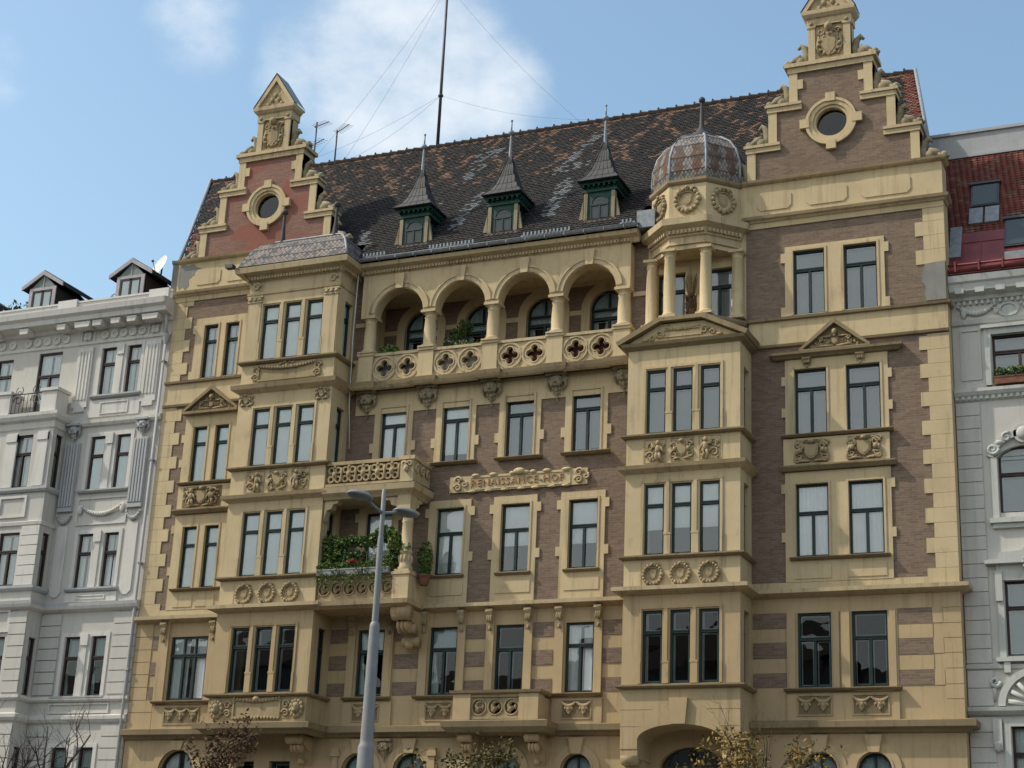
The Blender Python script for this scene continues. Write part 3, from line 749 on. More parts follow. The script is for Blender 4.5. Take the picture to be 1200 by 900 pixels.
for x0, x1 in ((23.75, 27.1), (1.05, 3.42), (8.6, 10.45), (11.3, 13.05), (16.15, 17.85)): b.cut().box(x0, x1, -.07, .01, 8.74, 9.52)
b.build('first_floor_pilaster', 'stucco', B)
for x0, x1 in PIL:
    b = MB(); cx = (x0 + x1) / 2
    leafbracket(b, cx, 11.75, 12.46, .24, -.09, .16)
    b.build('leaf_console', 'relief', B)
for x0, x1 in [(a, c) for a, c in rw] + [(1.55, 3.0), (9.0, 10.0), (11.72, 12.68), (16.5, 17.5)]:
    b = MB(); b.box(x0 + .02, x1 - .02, -.078, -.06, 8.9, 9.46); b.build('panel_ground', 'soot', B)
    b = MB(); b.frame(x0 - .02, x1 + .02, 8.86, 9.5, .05, -.095, -.065)
    n = 3 if x1 - x0 > 1.3 else 2
    for k in range(n):
        c = x0 + (x1 - x0) * (k + .5) / n; hw = (x1 - x0) / n * .42
        swag(b, c - hw, c + hw, 9.38, -.075, .10, 9, .045); b.ell((c, -.1, 9.2), (.09, .05, .12), seg=6, rings=4); b.ell((c, -.1, 9.06), (.05, .04, .07), seg=6, rings=4)
        for s_ in (-1, 1): b.ell((c + s_ * hw * .45, -.09, 9.22), (.06, .05, .10), seg=6, rings=4, tilt=.5 * s_); b.ell((c + s_ * hw * .2, -.09, 9.12), (.05, .04, .08), seg=6, rings=4)
    b.build('garland_panel', 'relief', B)

# ---- sills
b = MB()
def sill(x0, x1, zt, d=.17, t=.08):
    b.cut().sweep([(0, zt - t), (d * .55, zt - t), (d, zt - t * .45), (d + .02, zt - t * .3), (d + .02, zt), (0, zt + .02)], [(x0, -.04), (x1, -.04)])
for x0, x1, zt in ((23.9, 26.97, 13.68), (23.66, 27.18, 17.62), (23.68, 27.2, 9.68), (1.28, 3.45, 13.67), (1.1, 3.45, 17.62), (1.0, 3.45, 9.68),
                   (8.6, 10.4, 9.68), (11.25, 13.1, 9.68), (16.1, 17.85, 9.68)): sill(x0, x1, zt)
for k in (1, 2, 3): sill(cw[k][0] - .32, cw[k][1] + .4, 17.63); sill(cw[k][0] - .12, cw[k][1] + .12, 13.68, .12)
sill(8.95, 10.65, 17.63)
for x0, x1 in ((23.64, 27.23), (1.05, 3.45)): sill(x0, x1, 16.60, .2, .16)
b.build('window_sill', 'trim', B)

# ---- string courses and cornices that break forward round the bays
LB0, LB1, RB0, RB1, BY = 4.16, 7.95, 18.92, 22.66, -1.3
def course(name, prof, paths, mat, mats=None):
    q = MB()
    for pth in paths: q.cut().sweep(prof, pth, None, mats)
    return q.build(name, mat, B)
wrapL = [(4.16, 0), (4.16, BY), (7.95, BY), (7.95, 0)]; wrapR = [(RB0, 0), (RB0, BY), (RB1, BY), (RB1, 0)]
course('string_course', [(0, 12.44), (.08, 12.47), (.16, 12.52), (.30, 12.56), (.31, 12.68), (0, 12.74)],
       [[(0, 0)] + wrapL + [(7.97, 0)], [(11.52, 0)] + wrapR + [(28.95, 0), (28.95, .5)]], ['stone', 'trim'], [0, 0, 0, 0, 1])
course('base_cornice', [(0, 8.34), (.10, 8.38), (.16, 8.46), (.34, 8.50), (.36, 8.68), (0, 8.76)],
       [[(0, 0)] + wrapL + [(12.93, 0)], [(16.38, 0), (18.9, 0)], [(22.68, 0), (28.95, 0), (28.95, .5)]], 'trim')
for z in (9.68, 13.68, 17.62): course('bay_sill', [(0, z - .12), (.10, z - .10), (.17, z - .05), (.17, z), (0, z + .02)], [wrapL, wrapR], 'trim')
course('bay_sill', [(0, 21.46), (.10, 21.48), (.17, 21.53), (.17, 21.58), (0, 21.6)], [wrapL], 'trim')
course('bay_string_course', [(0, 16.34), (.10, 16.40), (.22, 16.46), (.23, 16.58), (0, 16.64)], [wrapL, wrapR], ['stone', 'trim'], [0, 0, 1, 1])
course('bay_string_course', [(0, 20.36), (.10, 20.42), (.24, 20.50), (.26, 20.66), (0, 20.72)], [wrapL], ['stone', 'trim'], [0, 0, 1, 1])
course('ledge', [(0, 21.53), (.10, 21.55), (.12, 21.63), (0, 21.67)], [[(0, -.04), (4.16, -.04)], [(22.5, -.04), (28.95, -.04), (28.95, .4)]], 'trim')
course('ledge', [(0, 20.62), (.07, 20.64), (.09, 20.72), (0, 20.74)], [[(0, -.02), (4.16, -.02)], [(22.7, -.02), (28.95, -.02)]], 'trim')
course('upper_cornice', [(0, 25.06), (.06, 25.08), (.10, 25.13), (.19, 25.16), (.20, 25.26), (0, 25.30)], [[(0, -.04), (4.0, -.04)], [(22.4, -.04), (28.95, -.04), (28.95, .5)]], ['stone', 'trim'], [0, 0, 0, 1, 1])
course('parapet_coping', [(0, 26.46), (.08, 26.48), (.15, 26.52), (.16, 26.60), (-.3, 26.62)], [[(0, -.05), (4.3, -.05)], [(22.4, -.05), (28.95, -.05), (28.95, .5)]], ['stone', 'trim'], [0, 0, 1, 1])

# ---- bays
def bay(x0, x1, z0, z1, wx, rows, sx=.6, T=None):
    hs = [(a, c, r[0], r[1]) for r in rows for a, c in wx]
    q = MB(); q.wall(x0, x1, z0, z1, BY, hs, .16)
    sh = [(.45, 1.0, r[0], r[1]) for r in rows]
    q.T = side_right(x1, BY); q.wall(0, -BY, z0, z1, 0, sh, .16)
    q.T = side_left(x0, 0); q.wall(0, -BY, z0, z1, 0, [(1.3 - 1.0, 1.3 - .45, r[0], r[1]) for r in rows], .16)
    q.T = None
    q.add([(x0, BY, z1), (x1, BY, z1), (x1, 0, z1), (x0, 0, z1)], [(0, 1, 2, 3)]); q.add([(x0, BY, z0), (x1, BY, z0), (x1, 0, z0), (x0, 0, z0)], [(3, 2, 1, 0)])
    bw = q.build('bay_wall', 'stucco', B)
    q = MB()
    for r in rows:
        q.cut().frame(wx[0][0] - .10, wx[-1][1] + .10, r[0], r[1] + .12, .08, BY - .035, BY + .005, None, 0)
        for i in (0, 1):
            m0, m1 = wx[i][1], wx[i + 1][0]; mc = (m0 + m1) / 2
            q.box(m0 + .02, m1 - .02, BY - .05, BY + .005, r[0], r[0] + .62); q.box(mc - .055, mc + .055, BY - .05, BY + .005, r[0] + .62, r[1] + .04)
            q.box(m0 + .0, m1 - .0, BY - .06, BY + .005, r[0] + .62, r[0] + .68)
        for xx in (wx[0][0] - .10, wx[-1][1] + .02): q.box(xx, xx + .08, BY - .06, BY - .03, r[0], r[0] + .64)
    q.build('bay_mullion', 'stone', B)
    for r in rows:
        for a, c in wx: window(B, a, c, r[0], r[1], BY + .075, r[2], mull=0)
        window(B, .45, 1.0, r[0], r[1], .13, r[2] if r[2] != 'half' else 'grey', T=side_right(x1, BY), mull=0)
    return bw
LBW = [(4.83, 5.50), (5.75, 6.40), (6.65, 7.30)]
RBW = [(19.56, 20.21), (20.45, 21.10), (21.36, 22.01)]
bay(LB0, LB1, 8.6, 25.0, LBW, [(9.72, 11.93, 'strip'), (13.71, 15.96, 'blind'), (17.66, 19.77, 'blind'), (21.64, 23.75, 'blind')])
bay(RB0, RB1, 9.6, 20.62, RBW, [(9.72, 11.97, 'strip'), (13.71, 15.98, 'half'), (17.66, 19.80, 'grey')])
for wx, x0, x1 in ((LBW, LB0, LB1), (RBW, RB0, RB1)):
    for a, c in wx:
        cx = (a + c) / 2
        q = MB(); wreath(q, cx, 13.07, .30, BY, inner=True); q.build('wreath_relief', 'relief', B)
    for k, (a, c) in enumerate(wx):
        cx = (a + c) / 2; q = MB()
        q.frame(a - .04, c + .04, 16.68, 17.46, .03, BY - .015, BY + .005)
        for _ in range(22):
            fx, fz = rnd.uniform(-.3, .3), rnd.uniform(-.33, .33)
            if abs(fx) > .15 or k != 1: q.ell((cx + fx, BY - .02, 17.06 + fz), (rnd.uniform(.025, .06), .045, rnd.uniform(.025, .06)), seg=6, rings=4)
        if k == 1: arms(q, cx, 17.05, .62, .66, BY)
        else:
            figure(q, cx + (.12 if k == 0 else -.12), 17.05, .72, BY, 1 if k == 2 else -1)
            scroll(q, cx - (.15 if k == 0 else -.15), 17.2, .14, BY, 0, 1.3, 1, .04); scroll(q, cx - (.15 if k == 0 else -.15), 16.9, .15, BY, math.pi, 1.3, -1, .04)
        q.build('putto_panel' if k != 1 else 'arms_panel', 'relief', B)
q = MB()
for x0, x1 in ((LB0, LB1), (RB0, RB1)):
    for x in (x0 + .55, x1 - .95 if x1 < 10 else x1 - .62):
        q.cut().box(x, x + .04, BY - .012, BY + .005, 12.78, 13.52); q.cut().box(x, x + .04, BY - .012, BY + .005, 16.7, 17.44)
q.build('apron_joint', 'stone', B)
# left bay base: cartouche between two lion heads; top storey cartouche
q = MB()
q.frame(5.15, 7.0, 8.86, 9.5, .06, BY - .05, BY + .005); swag(q, 5.2, 6.95, 9.52, BY - .02, .08, 14, .05); swag(q, 5.2, 6.95, 8.84, BY - .02, -.04, 14, .045)
for x in (4.95, 7.2): scroll(q, x, 9.3, .14, BY, 0, 1.4, 1, .045); scroll(q, x, 9.02, .14, BY, math.pi, 1.4, -1, .045)
q.ell((6.07, BY - .08, 9.5), (.14, .09, .1)); q.box(4.8, 7.35, BY - .012, BY + .004, 8.84, 9.52); q.build('cartouche', 'relief', B)
for cx in (4.52, 7.62):
    q = MB(); q.ell((cx, BY - .10, 9.18), (.15, .13, .19), seg=9, rings=6); q.ell((cx, BY - .2, 9.08), (.08, .09, .07), seg=7, rings=5)
    for i in range(11):
        a = 2 * math.pi * i / 11; q.ell((cx + .2 * math.cos(a), BY - .05, 9.18 + .25 * math.sin(a)), (.09, .07, .1), seg=6, rings=4)
    for s_ in (-1, 1): q.ell((cx + s_ * .06, BY - .21, 9.24), (.035, .03, .025), seg=6, rings=4)
    q.build('lion_head', 'relief', B)
q = MB(); q.frame(4.85, 7.25, 20.8, 21.38, .07, BY - .05, BY + .005); swag(q, 4.9, 7.2, 21.36, BY - .03, .1, 20, .05); arms(q, 6.05, 21.33, .7, .22, BY - .02)
q.box(4.65, 7.45, BY - .012, BY + .004, 20.8, 21.4)
for x in (4.78, 7.32): scroll(q, x, 21.2, .15, BY, 0, 1.4, 1, .045); scroll(q, x, 20.95, .15, BY, math.pi, 1.4, -1, .045)
q.build('cartouche', 'relief', B)
for cx in (4.5, 7.58):
    q = MB(); arms(q, cx, 20.12, .5, .42, BY); q.build('pendant_relief', 'relief', B)
q = MB()
for cx in (4.47, 7.65):       # corner pilasters of the top storey of the left bay
    q.cut().box(cx - .27, cx + .27, BY - .06, BY + .005, 21.6, 24.05); q.box(cx - .32, cx + .32, BY - .1, BY + .005, 24.05, 24.12); q.box(cx - .3, cx + .3, BY - .085, BY + .005, 23.86, 23.92)
    for s_ in (-1, 0, 1): q.ell((cx + s_ * .2, BY - .09, 23.98), (.09, .05, .07), seg=6, rings=4)
    scroll(q, cx, 24.5, .16, BY, 0, 1.4, 1, .05)
q.build('bay_pilaster', 'stone', B)
wrapT = [(LB0, 0), (LB0, BY), (LB1, BY), (LB1, 0)]
course('bay_cornice', [(0, 24.16), (.05, 24.18), (.06, 24.26), (0, 24.28), (.02, 24.70), (.10, 24.72), (.14, 24.86), (.20, 24.90), (.42, 24.95), (.46, 25.14), (.36, 25.2), (-.2, 25.3)], [wrapT], ['stone', 'trim'], [0, 0, 0, 0, 0, 0, 0, 0, 0, 1, 1])
def dentils(name, path_pts, z0, z1, d, w=.07, gap=.07, off=.0):
    q = MB()
    for (ax, ay), (bx, by) in zip(path_pts[:-1], path_pts[1:]):
        v = Vector((bx - ax, by - ay)); L = v.length; a = math.atan2(v.y, v.x); q.T = slant(ax, ay, a)
        n = int(L / (w + gap)); q.box(0, L, -off - d * .35, -off + .012, z0, z1 - .001)
        for i in range(n): x = (i + .5) * L / n; q.box(x - w / 2, x + w / 2, -off - d, -off + .01, z0, z1)
    return q.build(name, 'stone', B)
dentils('dentil_band', [(LB0, BY), (LB1, BY), (LB1, 0)], 24.74, 24.84, .09, .06, .06, .12)
for cx in (4.72, 7.35):
    q = MB(); leafbracket(q, cx, 7.45, 8.36, .5, 0, .95); q.build('console', 'stone', B)

# left bay roof: small bell-shaped hip with diamond scales, two finials
q = MB()
rings = [(0, 25.22), (.12, 25.55), (.30, 25.95), (.58, 26.28), (.92, 26.48)]
pts = []
for inset, z in rings: pts.append([(LB0 - .38 + inset, .3, z), (LB0 - .38 + inset, BY - .38 + inset, z), (LB1 + .38 - inset, BY - .38 + inset, z), (LB1 + .38 - inset, .3, z)])
for i in range(4):
    for j in range(3): q.add([pts[i][j], pts[i][j + 1], pts[i + 1][j + 1], pts[i + 1][j]], [(0, 1, 2, 3)], 0)
q.add(pts[-1], [(0, 1, 2, 3)], 0)
br = q.build('bay_roof', 'tile_grout', B)
q = MB()
def scale_face(q, A, Bp, Cp, Dp, nu, nv, mats, thick=.02, pick=None):
    A, Bp, Cp, Dp = map(Vector, (A, Bp, Cp, Dp)); n = (Bp - A).cross(Dp - A).normalized() * thick
    P = lambda u, v: A.lerp(Bp, u).lerp(Dp.lerp(Cp, u), v)
    for j in range(nv):
        for i in range(-1, nu + 1):
            u = (i + (.5 if j % 2 else 0)) / nu; v = j / nv
            du, dv = .44 / nu, .88 / nv
            if u - du < -.01 or u + du > 1.01: continue
            c = [P(u, max(0, v - dv)), P(u + du, v), P(u, min(1, v + dv)), P(u - du, v)]
            q.add([c[0] + n * 1.6, c[1] + n, c[2] + n * .4, c[3] + n], [(0, 1, 2, 3)], pick(u, v) if pick else rnd.choice(mats), False)
for i in range(4):
    scale_face(q, pts[i][1], pts[i][2], pts[i + 1][2], pts[i + 1][1], 24, 4, (0, 0, 0, 1), .008); scale_face(q, pts[i][2], pts[i][3], pts[i + 1][3], pts[i + 1][2], 10, 4, (0, 0, 0, 1), .008)
q.build('roof_scale', ['tile_pink', 'tile_grey'], br)
q = MB()
q.tube([p[2] for p in pts] + [pts[-1][1]], .05, 6); q.build('roof_hip', 'zinc', br)
for fx in (4.98, 7.2):
    q = MB(); q.lathe([(.11, 26.4), (.09, 26.7), (.055, 27.2), (.05, 27.55), (.05, 27.6)], fx, -.72, 10); q.ell((fx, -.72, 27.7), .125, seg=12, rings=8); q.build('finial', 'lead', B)

# ---- windows of the flat wall
lk = {0: ['lace', 'lace'], 2: ['blind', 'blind'], 4: ['blind', 'blind']}
for i, h in enumerate(HL[:6]): window(B, *h, .06, 'lace' if i < 2 else 'blind', mull=0)
window(B, *HL[6], .06, 'lace', mull=2, ajar=True)
for i, h in enumerate(HR): window(B, *h, .08, ['sky', 'sky', 'grey', 'grey', 'bright', 'bright', 'none', 'none'][i], tr=[.30, .30, .30, .30, .40, .40, .35, .35][i])
for i, h in enumerate(HC): window(B, *h, .08, ['blind', 'blind', 'grey', 'grey', 'blind', 'blind', 'half', 'half', 'sides', 'sides', 'none', 'lace'][i], tr=.25 if h[3] - h[2] > 2.5 else ([.30, .30, .30, .30, .25, .38, .38, .38, .33, .33, .25, .33][i]), ajar=(i == 11), gap={1: .14, 3: .08}.get(i))
for h in tw: window(B, *h, .12, 'sky', tr=.32)
for cx, r in arch1: window(B, cx - r, cx + r, 5.6, AZ, .16, 'lace' if cx < 3 else 'sides', arch=1)
window(B, 19.75, 21.75, 4.0, 7.35, .16, 'sky', arch=0, mull=1, tr=.2)
q = MB(); q.add([(19.72, .22, 7.3), (21.78, .22, 7.3), (21.78, .22, 8.0), (19.72, .22, 8.0)], [(0, 1, 2, 3)]); q.build('fanlight_pane', 'glass_sky', B)
for x in (5.0, 6.35): window(B, x - .36, x + .36, 5.6, 7.62, .16, 'none', mull=0)
for x0, x1, z0, z1 in gnd: window(B, x0, x1, z0, z1, .16, 'none', tr=.25)
# mezzanine arch mouldings and keystones
q = MB()
for cx, r in arch1:
    q.cut().ring(cx, AZ, r + .02, r + .30, -.05, .01, 20, 0, math.pi); q.ring(cx, AZ, r + .02, r + .08, -.075, .0, 20, 0, math.pi)
    q.box(cx - r - .3, cx - r, -.05, .01, 5.6, AZ); q.box(cx + r, cx + r + .3, -.05, .01, 5.6, AZ)
q.build('arch_moulding', 'stucco', B)
q = MB()
for cx, r in arch1: q.cut().prism([(cx - .16, AZ + r), (cx + .16, AZ + r), (cx + .26, 8.3), (cx - .26, 8.3)], -.13, .01)
q.build('keystone', 'stucco', B)
q = MB()
for x in (8.5, 12.05): q.cut().box(x - .11, x + .11, -.1, .01, 5, 7.75); q.box(x - .17, x + .17, -.15, .01, 7.75, 7.9); q.box(x - .13, x + .13, -.12, .01, 7.9, 8.02)
q.build('mezzanine_pilaster', 'stucco', B)
q = MB(); mask(q, 10.3, 8.3, .75, -.0); q.build('mask_corbel', 'relief', B)
# ground floor plinth and rustication
q = MB(); q.box(W0, W1, -.10, .0, 0, .55); q.build('plinth', 'cement', B)
course('ground_floor_cornice', [(0, 4.75), (.12, 4.8), (.22, 4.92), (.24, 5.05), (0, 5.12)], [[(0, 0), (28.95, 0)]], 'trim')

# ---- pediments, arms panels
q = MB(); tympanum(q, 2.22, 2.2, 20.34, .80, -.03, .24); q.build('pediment', 'trim', B)
q = MB()
for cx_ in (2.22, 25.42):
    for _ in range(40):
        fx = rnd.uniform(-.9, .9); fz = rnd.uniform(.04, max(.06, .72 * (1 - abs(fx) / 1.05) - .06)); q.ell((cx_ + fx, -.1, 20.4 + fz), (rnd.uniform(.03, .08), .05, rnd.uniform(.03, .06)), seg=6, rings=4)
    q.cut()
q.build('pediment_relief', 'relief', B)
q = MB(); arms(q, 2.22, 20.58, 1.25, .34, -.1); q.ell((2.22, -.2, 20.86), (.09, .08, .1)); q.build('pediment_relief', 'relief', B)
q = MB(); tympanum(q, 25.42, 2.05, 20.40, .82, -.03, .24); q.build('pediment', 'trim', B)
course('window_cornice', [(0, 20.16), (.08, 20.18), (.14, 20.24), (.22, 20.28), (.23, 20.36), (0, 20.40)], [[(23.52, 0), (23.52, -.05), (24.26, -.05)], [(24.26, -.05), (26.58, -.05)], [(26.58, -.05), (27.32, -.05), (27.32, 0)]], 'trim')
q = MB(); arms(q, 25.42, 20.64, 1.25, .36, -.1); q.ell((25.42, -.2, 20.93), (.09, .08, .11)); q.build('pediment_relief', 'relief', B)
for cx in (24.5, 26.2):
    q = MB(); leafbracket(q, cx, 19.84, 20.17, .26, -.05, .14); q.build('console', 'relief', B)
for cx in (24.62, 26.26, 2.2):
    q = MB(); hw_ = .5 if cx > 3 else .82; q.box(cx - hw_, cx + hw_, -.112, -.09, 16.68, 17.44); q.build('panel_ground', 'soot', B)
    q = MB(); arms(q, cx, 17.05, 1.0 if cx > 3 else 1.35, .74, -.1)
    for _ in range(34):
        fx, fz = rnd.uniform(-hw_, hw_) * .94, rnd.uniform(-.35, .35)
        if abs(fx) > .22: q.ell((cx + fx, -.12, 17.06 + fz), (rnd.uniform(.03, .07), .05, rnd.uniform(.03, .07)), seg=6, rings=4)
    if cx < 3:
        for s_ in (-1, 1): figure(q, cx + s_ * .42, 17.02, .7, -.1, s_)
    else:
        for s_ in (-1, 1): scroll(q, cx + s_ * .42, 17.3, .13, -.1, 0, 1.2, s_, .04); scroll(q, cx + s_ * .43, 16.8, .12, -.1, 2, 1.2, -s_, .04); q.ell((cx + s_ * .45, -.15, 17.05), (.07, .06, .1), seg=6, rings=4)
    q.build('coat_of_arms', 'relief', B)

# ---- the name panel
q = MB()
q.box(12.14, 17.14, -.07, .005, 16.53, 17.08)
q.frame(12.9, 16.55, 16.58, 17.03, .035, -.095, -.065)
for x in (12.45, 16.85):
    scroll(q, x, 16.93, .15, -.07, 0, 1.4, 1, .045); scroll(q, x, 16.69, .14, -.07, math.pi, 1.4, -1, .045)
    scroll(q, x + .25, 16.8, .11, -.07, 1, 1.1, -1, .035)
for x, w_ in ((13.1, .16), (13.75, .16), (14.45, .12), (14.9, .2), (15.2, .12), (15.7, .16), (16.4, .18)):
    q.ell((x, -.09, 17.08), (w_, .07, .07), seg=8, rings=5)
q.ell((14.72, -.12, 17.12), (.22, .11, .12), seg=9, rings=6)
for x in (13.0, 13.6, 14.2, 14.8, 15.3, 15.9, 16.4): q.ell((x, -.08, 16.53), (.17, .06, .05), seg=7, rings=4)
sp = q.build('sign_panel', 'stucco', B)
tc = bpy.data.curves.new('lettering', 'FONT'); tc.body = "RENAISSANCE-HOF"; tc.size = .345; tc.extrude = .022; tc.space_character = 1.16; tc.align_x = 'CENTER'; tc.align_y = 'CENTER'; tc.resolution_u = 3
to = bpy.data.objects.new('lettering_curve', tc); COL.objects.link(to)
bpy.context.view_layer.update()
tm = bpy.data.meshes.new_from_object(to.evaluated_get(bpy.context.evaluated_depsgraph_get())); bpy.data.objects.remove(to)
xs_ = [v.co.x for v in tm.vertices]; wd = max(xs_) - min(xs_); mid = (max(xs_) + min(xs_)) / 2
for v in tm.vertices:
    x, y, z = v.co; v.co = (14.63 + (x - mid) * 3.34 / wd, -.085 - z, 16.805 + y)
tm.materials.clear(); tm.materials.append(M['gold_text']); tm.name = 'lettering'
lo = bpy.data.objects.new('lettering', tm); COL.objects.link(lo); lo.parent = sp

# ================================================================== loggia
LY = -.40
COLX = [8.71, 11.09, 13.53, 15.94, 18.34]
ARC = [9.90, 12.31, 14.73, 17.14]; AR = .955; SPR = 23.22
q = MB()
xs = sorted(set([8.38, 18.60] + [c + AR * math.cos(math.pi * i / 24) for c in ARC for i in range(25)]))
zb = lambda x: max([SPR] + [SPR + math.sqrt(max(0, AR * AR - (x - c) ** 2)) for c in ARC if abs(x - c) < AR])
TOPZ = 24.82
for i in range(len(xs) - 1):
    a, c = xs[i], xs[i + 1]; za, zc = zb(a), zb(c)
    q.add([(a, LY, za), (c, LY, zc), (c, LY, TOPZ), (a, LY, TOPZ)], [(0, 1, 2, 3)]); q.add([(a, .05, za), (c, .05, zc), (c, .05, TOPZ), (a, .05, TOPZ)], [(3, 2, 1, 0)])
    q.add([(a, LY, za), (a, .05, za), (c, .05, zc), (c, LY, zc)], [(0, 1, 2, 3)])
q.add([(8.38, LY, SPR), (8.38, .05, SPR), (8.38, .05, TOPZ), (8.38, LY, TOPZ)], [(0, 1, 2, 3)]); q.add([(18.6, LY, SPR), (18.6, .05, SPR), (18.6, .05, TOPZ), (18.6, LY, TOPZ)], [(3, 2, 1, 0)])
q.add([(8.38, LY, TOPZ), (18.6, LY, TOPZ), (18.6, 2.0, TOPZ), (8.38, 2.0, TOPZ)], [(0, 1, 2, 3)])
arc = q.build('arcade_wall', 'stucco', B)
q = MB()
q.T = None
for c in ARC:
    q = MB(); q.ring(c, SPR + .02, AR + .01, AR + .23, LY - .045, LY + .01, 28, math.radians(4), math.pi - math.radians(4)); q.ring(c, SPR + .02, AR + .17, AR + .24, LY - .075, LY - .03, 28, math.radians(4), math.pi - math.radians(4))
    q.build('archivolt', 'stone', arc)
    q = MB(); q.prism([(c - .13, SPR + AR - .02), (c + .13, SPR + AR - .02), (c + .19, 24.72), (c - .19, 24.72)], LY - .13, LY + .01); q.build('keystone', 'stucco', arc)
# back wall, side walls, floor and ceiling of the loggia
bw = [(c - .65, c + .65) for c in ARC]; BZ = 23.33; LB_ = 1.45
q = MB()
q.wall(8.2, 18.8, 20.6, 24.85, LB_, [(a, c, 20.9, BZ + .65) for a, c in bw], .2, 0, 1)
q.wall(8.38, 18.6, 23.14, 23.32, LB_ - .03, [(a - .01, c + .01, 20.9, BZ + .5) for a, c in bw], .03, 1)
for a, c in bw:
    cx = (a + c) / 2
    for s_ in (-1, 1): q.prism([(cx + s_ * .65, BZ + .65)] + [(cx + s_ * .65 * math.cos(t), BZ + .65 * math.sin(t)) for t in [math.pi / 2 * i / 8 for i in range(9)]], LB_ + .003, LB_ + .2, 1)
    q.ring(cx, BZ, .66, .98, LB_ - .05, LB_ + .01, 20, 0, math.pi, 1); q.box(a - .33, a - .01, LB_ - .05, LB_ + .01, 20.9, BZ, 1); q.box(c + .01, c + .33, LB_ - .05, LB_ + .01, 20.9, BZ, 1)
q.add([(8.38, .0, 20.6), (8.38, LB_, 20.6), (8.38, LB_, 24.85), (8.38, 0, 24.85)], [(0, 1, 2, 3)], 1); q.add([(18.6, .0, 20.6), (18.6, LB_, 20.6), (18.6, LB_, 24.85), (18.6, 0, 24.85)], [(0, 1, 2, 3)], 1)
q.add([(8.3, LY, 20.62), (18.7, LY, 20.62), (18.7, LB_, 20.62), (8.3, LB_, 20.62)], [(0, 1, 2, 3)], 1)
q.add([(8.38, .04, 24.34), (18.6, .04, 24.34), (18.6, LB_, 24.34), (8.38, LB_, 24.34)], [(0, 1, 2, 3)], 1); q.box(8.38, 18.6, LB_ - .12, LB_ + .01, 24.22, 24.34, 1)
q.build('loggia_back_wall', ['brick', 'stucco'], B)
for a, c in bw: window(B, a, c, 20.9, BZ, LB_ + .1, 'sides', arch=1, tr=.16)
# piers, columns, quatrefoil balustrade
for cx in COLX:
    q = MB(); q.box(cx - .29, cx + .29, LY - .03, LY + .42, 20.68, 21.70); q.box(cx - .33, cx + .33, LY - .07, LY + .44, 21.70, 21.80); q.box(cx - .32, cx + .32, LY - .06, LY + .44, 20.66, 20.78)
    lathe_col(q, cx, LY + .2, 21.80, SPR + .0, .225); q.build('loggia_column', 'stucco', B)
    q = MB(); mask(q, cx + .02, 20.46, 1.0, -.04); q.build('mask_corbel', 'statue', B)
for i in range(4):
    x0, x1 = COLX[i] + .29, COLX[i + 1] - .29; xm = (x0 + x1) / 2; q = MB()
    for a, c in ((x0, xm), (xm, x1)):
        cx = (a + c) / 2; q.starhole(a, c, 20.72, 21.66, cx, 21.19, quatre(.355), LY + .04, LY + .19, 56)
        q.ring(cx, 21.19, .40, .47, LY, LY + .05, 32); 
        for k in range(4):
            t = k * math.pi / 2; q.ring(cx + .185 * math.cos(t), 21.19 + .185 * math.sin(t), .125, .165, LY + .01, LY + .05, 16, t - 2.2, t + 2.2)
    q.box(x0, x1, LY - .02, LY + .24, 21.66, 21.76); q.box(x0, x1, LY + .0, LY + .24, 20.66, 20.73)
    q.build('balustrade', 'stone', B)
    q = MB(); q.box(x0 + .01, x1 - .01, LY + .30, LY + .33, 20.66, 21.6); q.build('balustrade_screen', 'screen_grey' if i < 2 else 'screen_red', B)
pth = [(8.36, 0)]
for cx in COLX: pth += [(cx - .36, LY + .02), (cx - .36, LY - .09), (cx + .36, LY - .09), (cx + .36, LY + .02)]
pth = [(8.35, -.0)] + pth[1:-1] + [(18.70, LY + .02), (18.72, 0)]
course('loggia_sill', [(0, 20.40), (.08, 20.44), (.16, 20.53), (.18, 20.66), (-.3, 20.70)], [pth], ['stone', 'trim'], [0, 0, 1, 1])
course('eaves_cornice', [(0, 24.80), (.04, 24.82), (.10, 24.96), (.14, 24.98), (.30, 25.03), (.34, 25.16), (.1, 25.22), (-.4, 25.24)], [[(8.30, LY), (18.62, LY), (18.9, LY)]], 'stone')
dentils('dentil_band', [(8.36, LY), (18.6, LY)], 24.84, 24.94, .09, .06, .06, .04)
# gutter with snow guard
q = MB(); n = 8; pr = [(.09 * math.cos(math.pi + math.pi * i / n), .09 * math.sin(math.pi + math.pi * i / n)) for i in range(n + 1)]
vs = [(x, LY - .42 + a, 25.29 + c) for x in (8.3, 18.95) for a, c in pr]
q.add(vs, [(i, i + 1, n + 2 + i, n + 1 + i) for i in range(n)], 0, True)
for k in range(15): q.box(8.4 + k * .72, 8.43 + k * .72, LY - .52, LY - .30, 25.19, 25.31)
q.tube([(8.3, LY - .51, 25.295), (18.95, LY - .51, 25.295)], .016, 6); q.build('gutter', 'zinc', B)

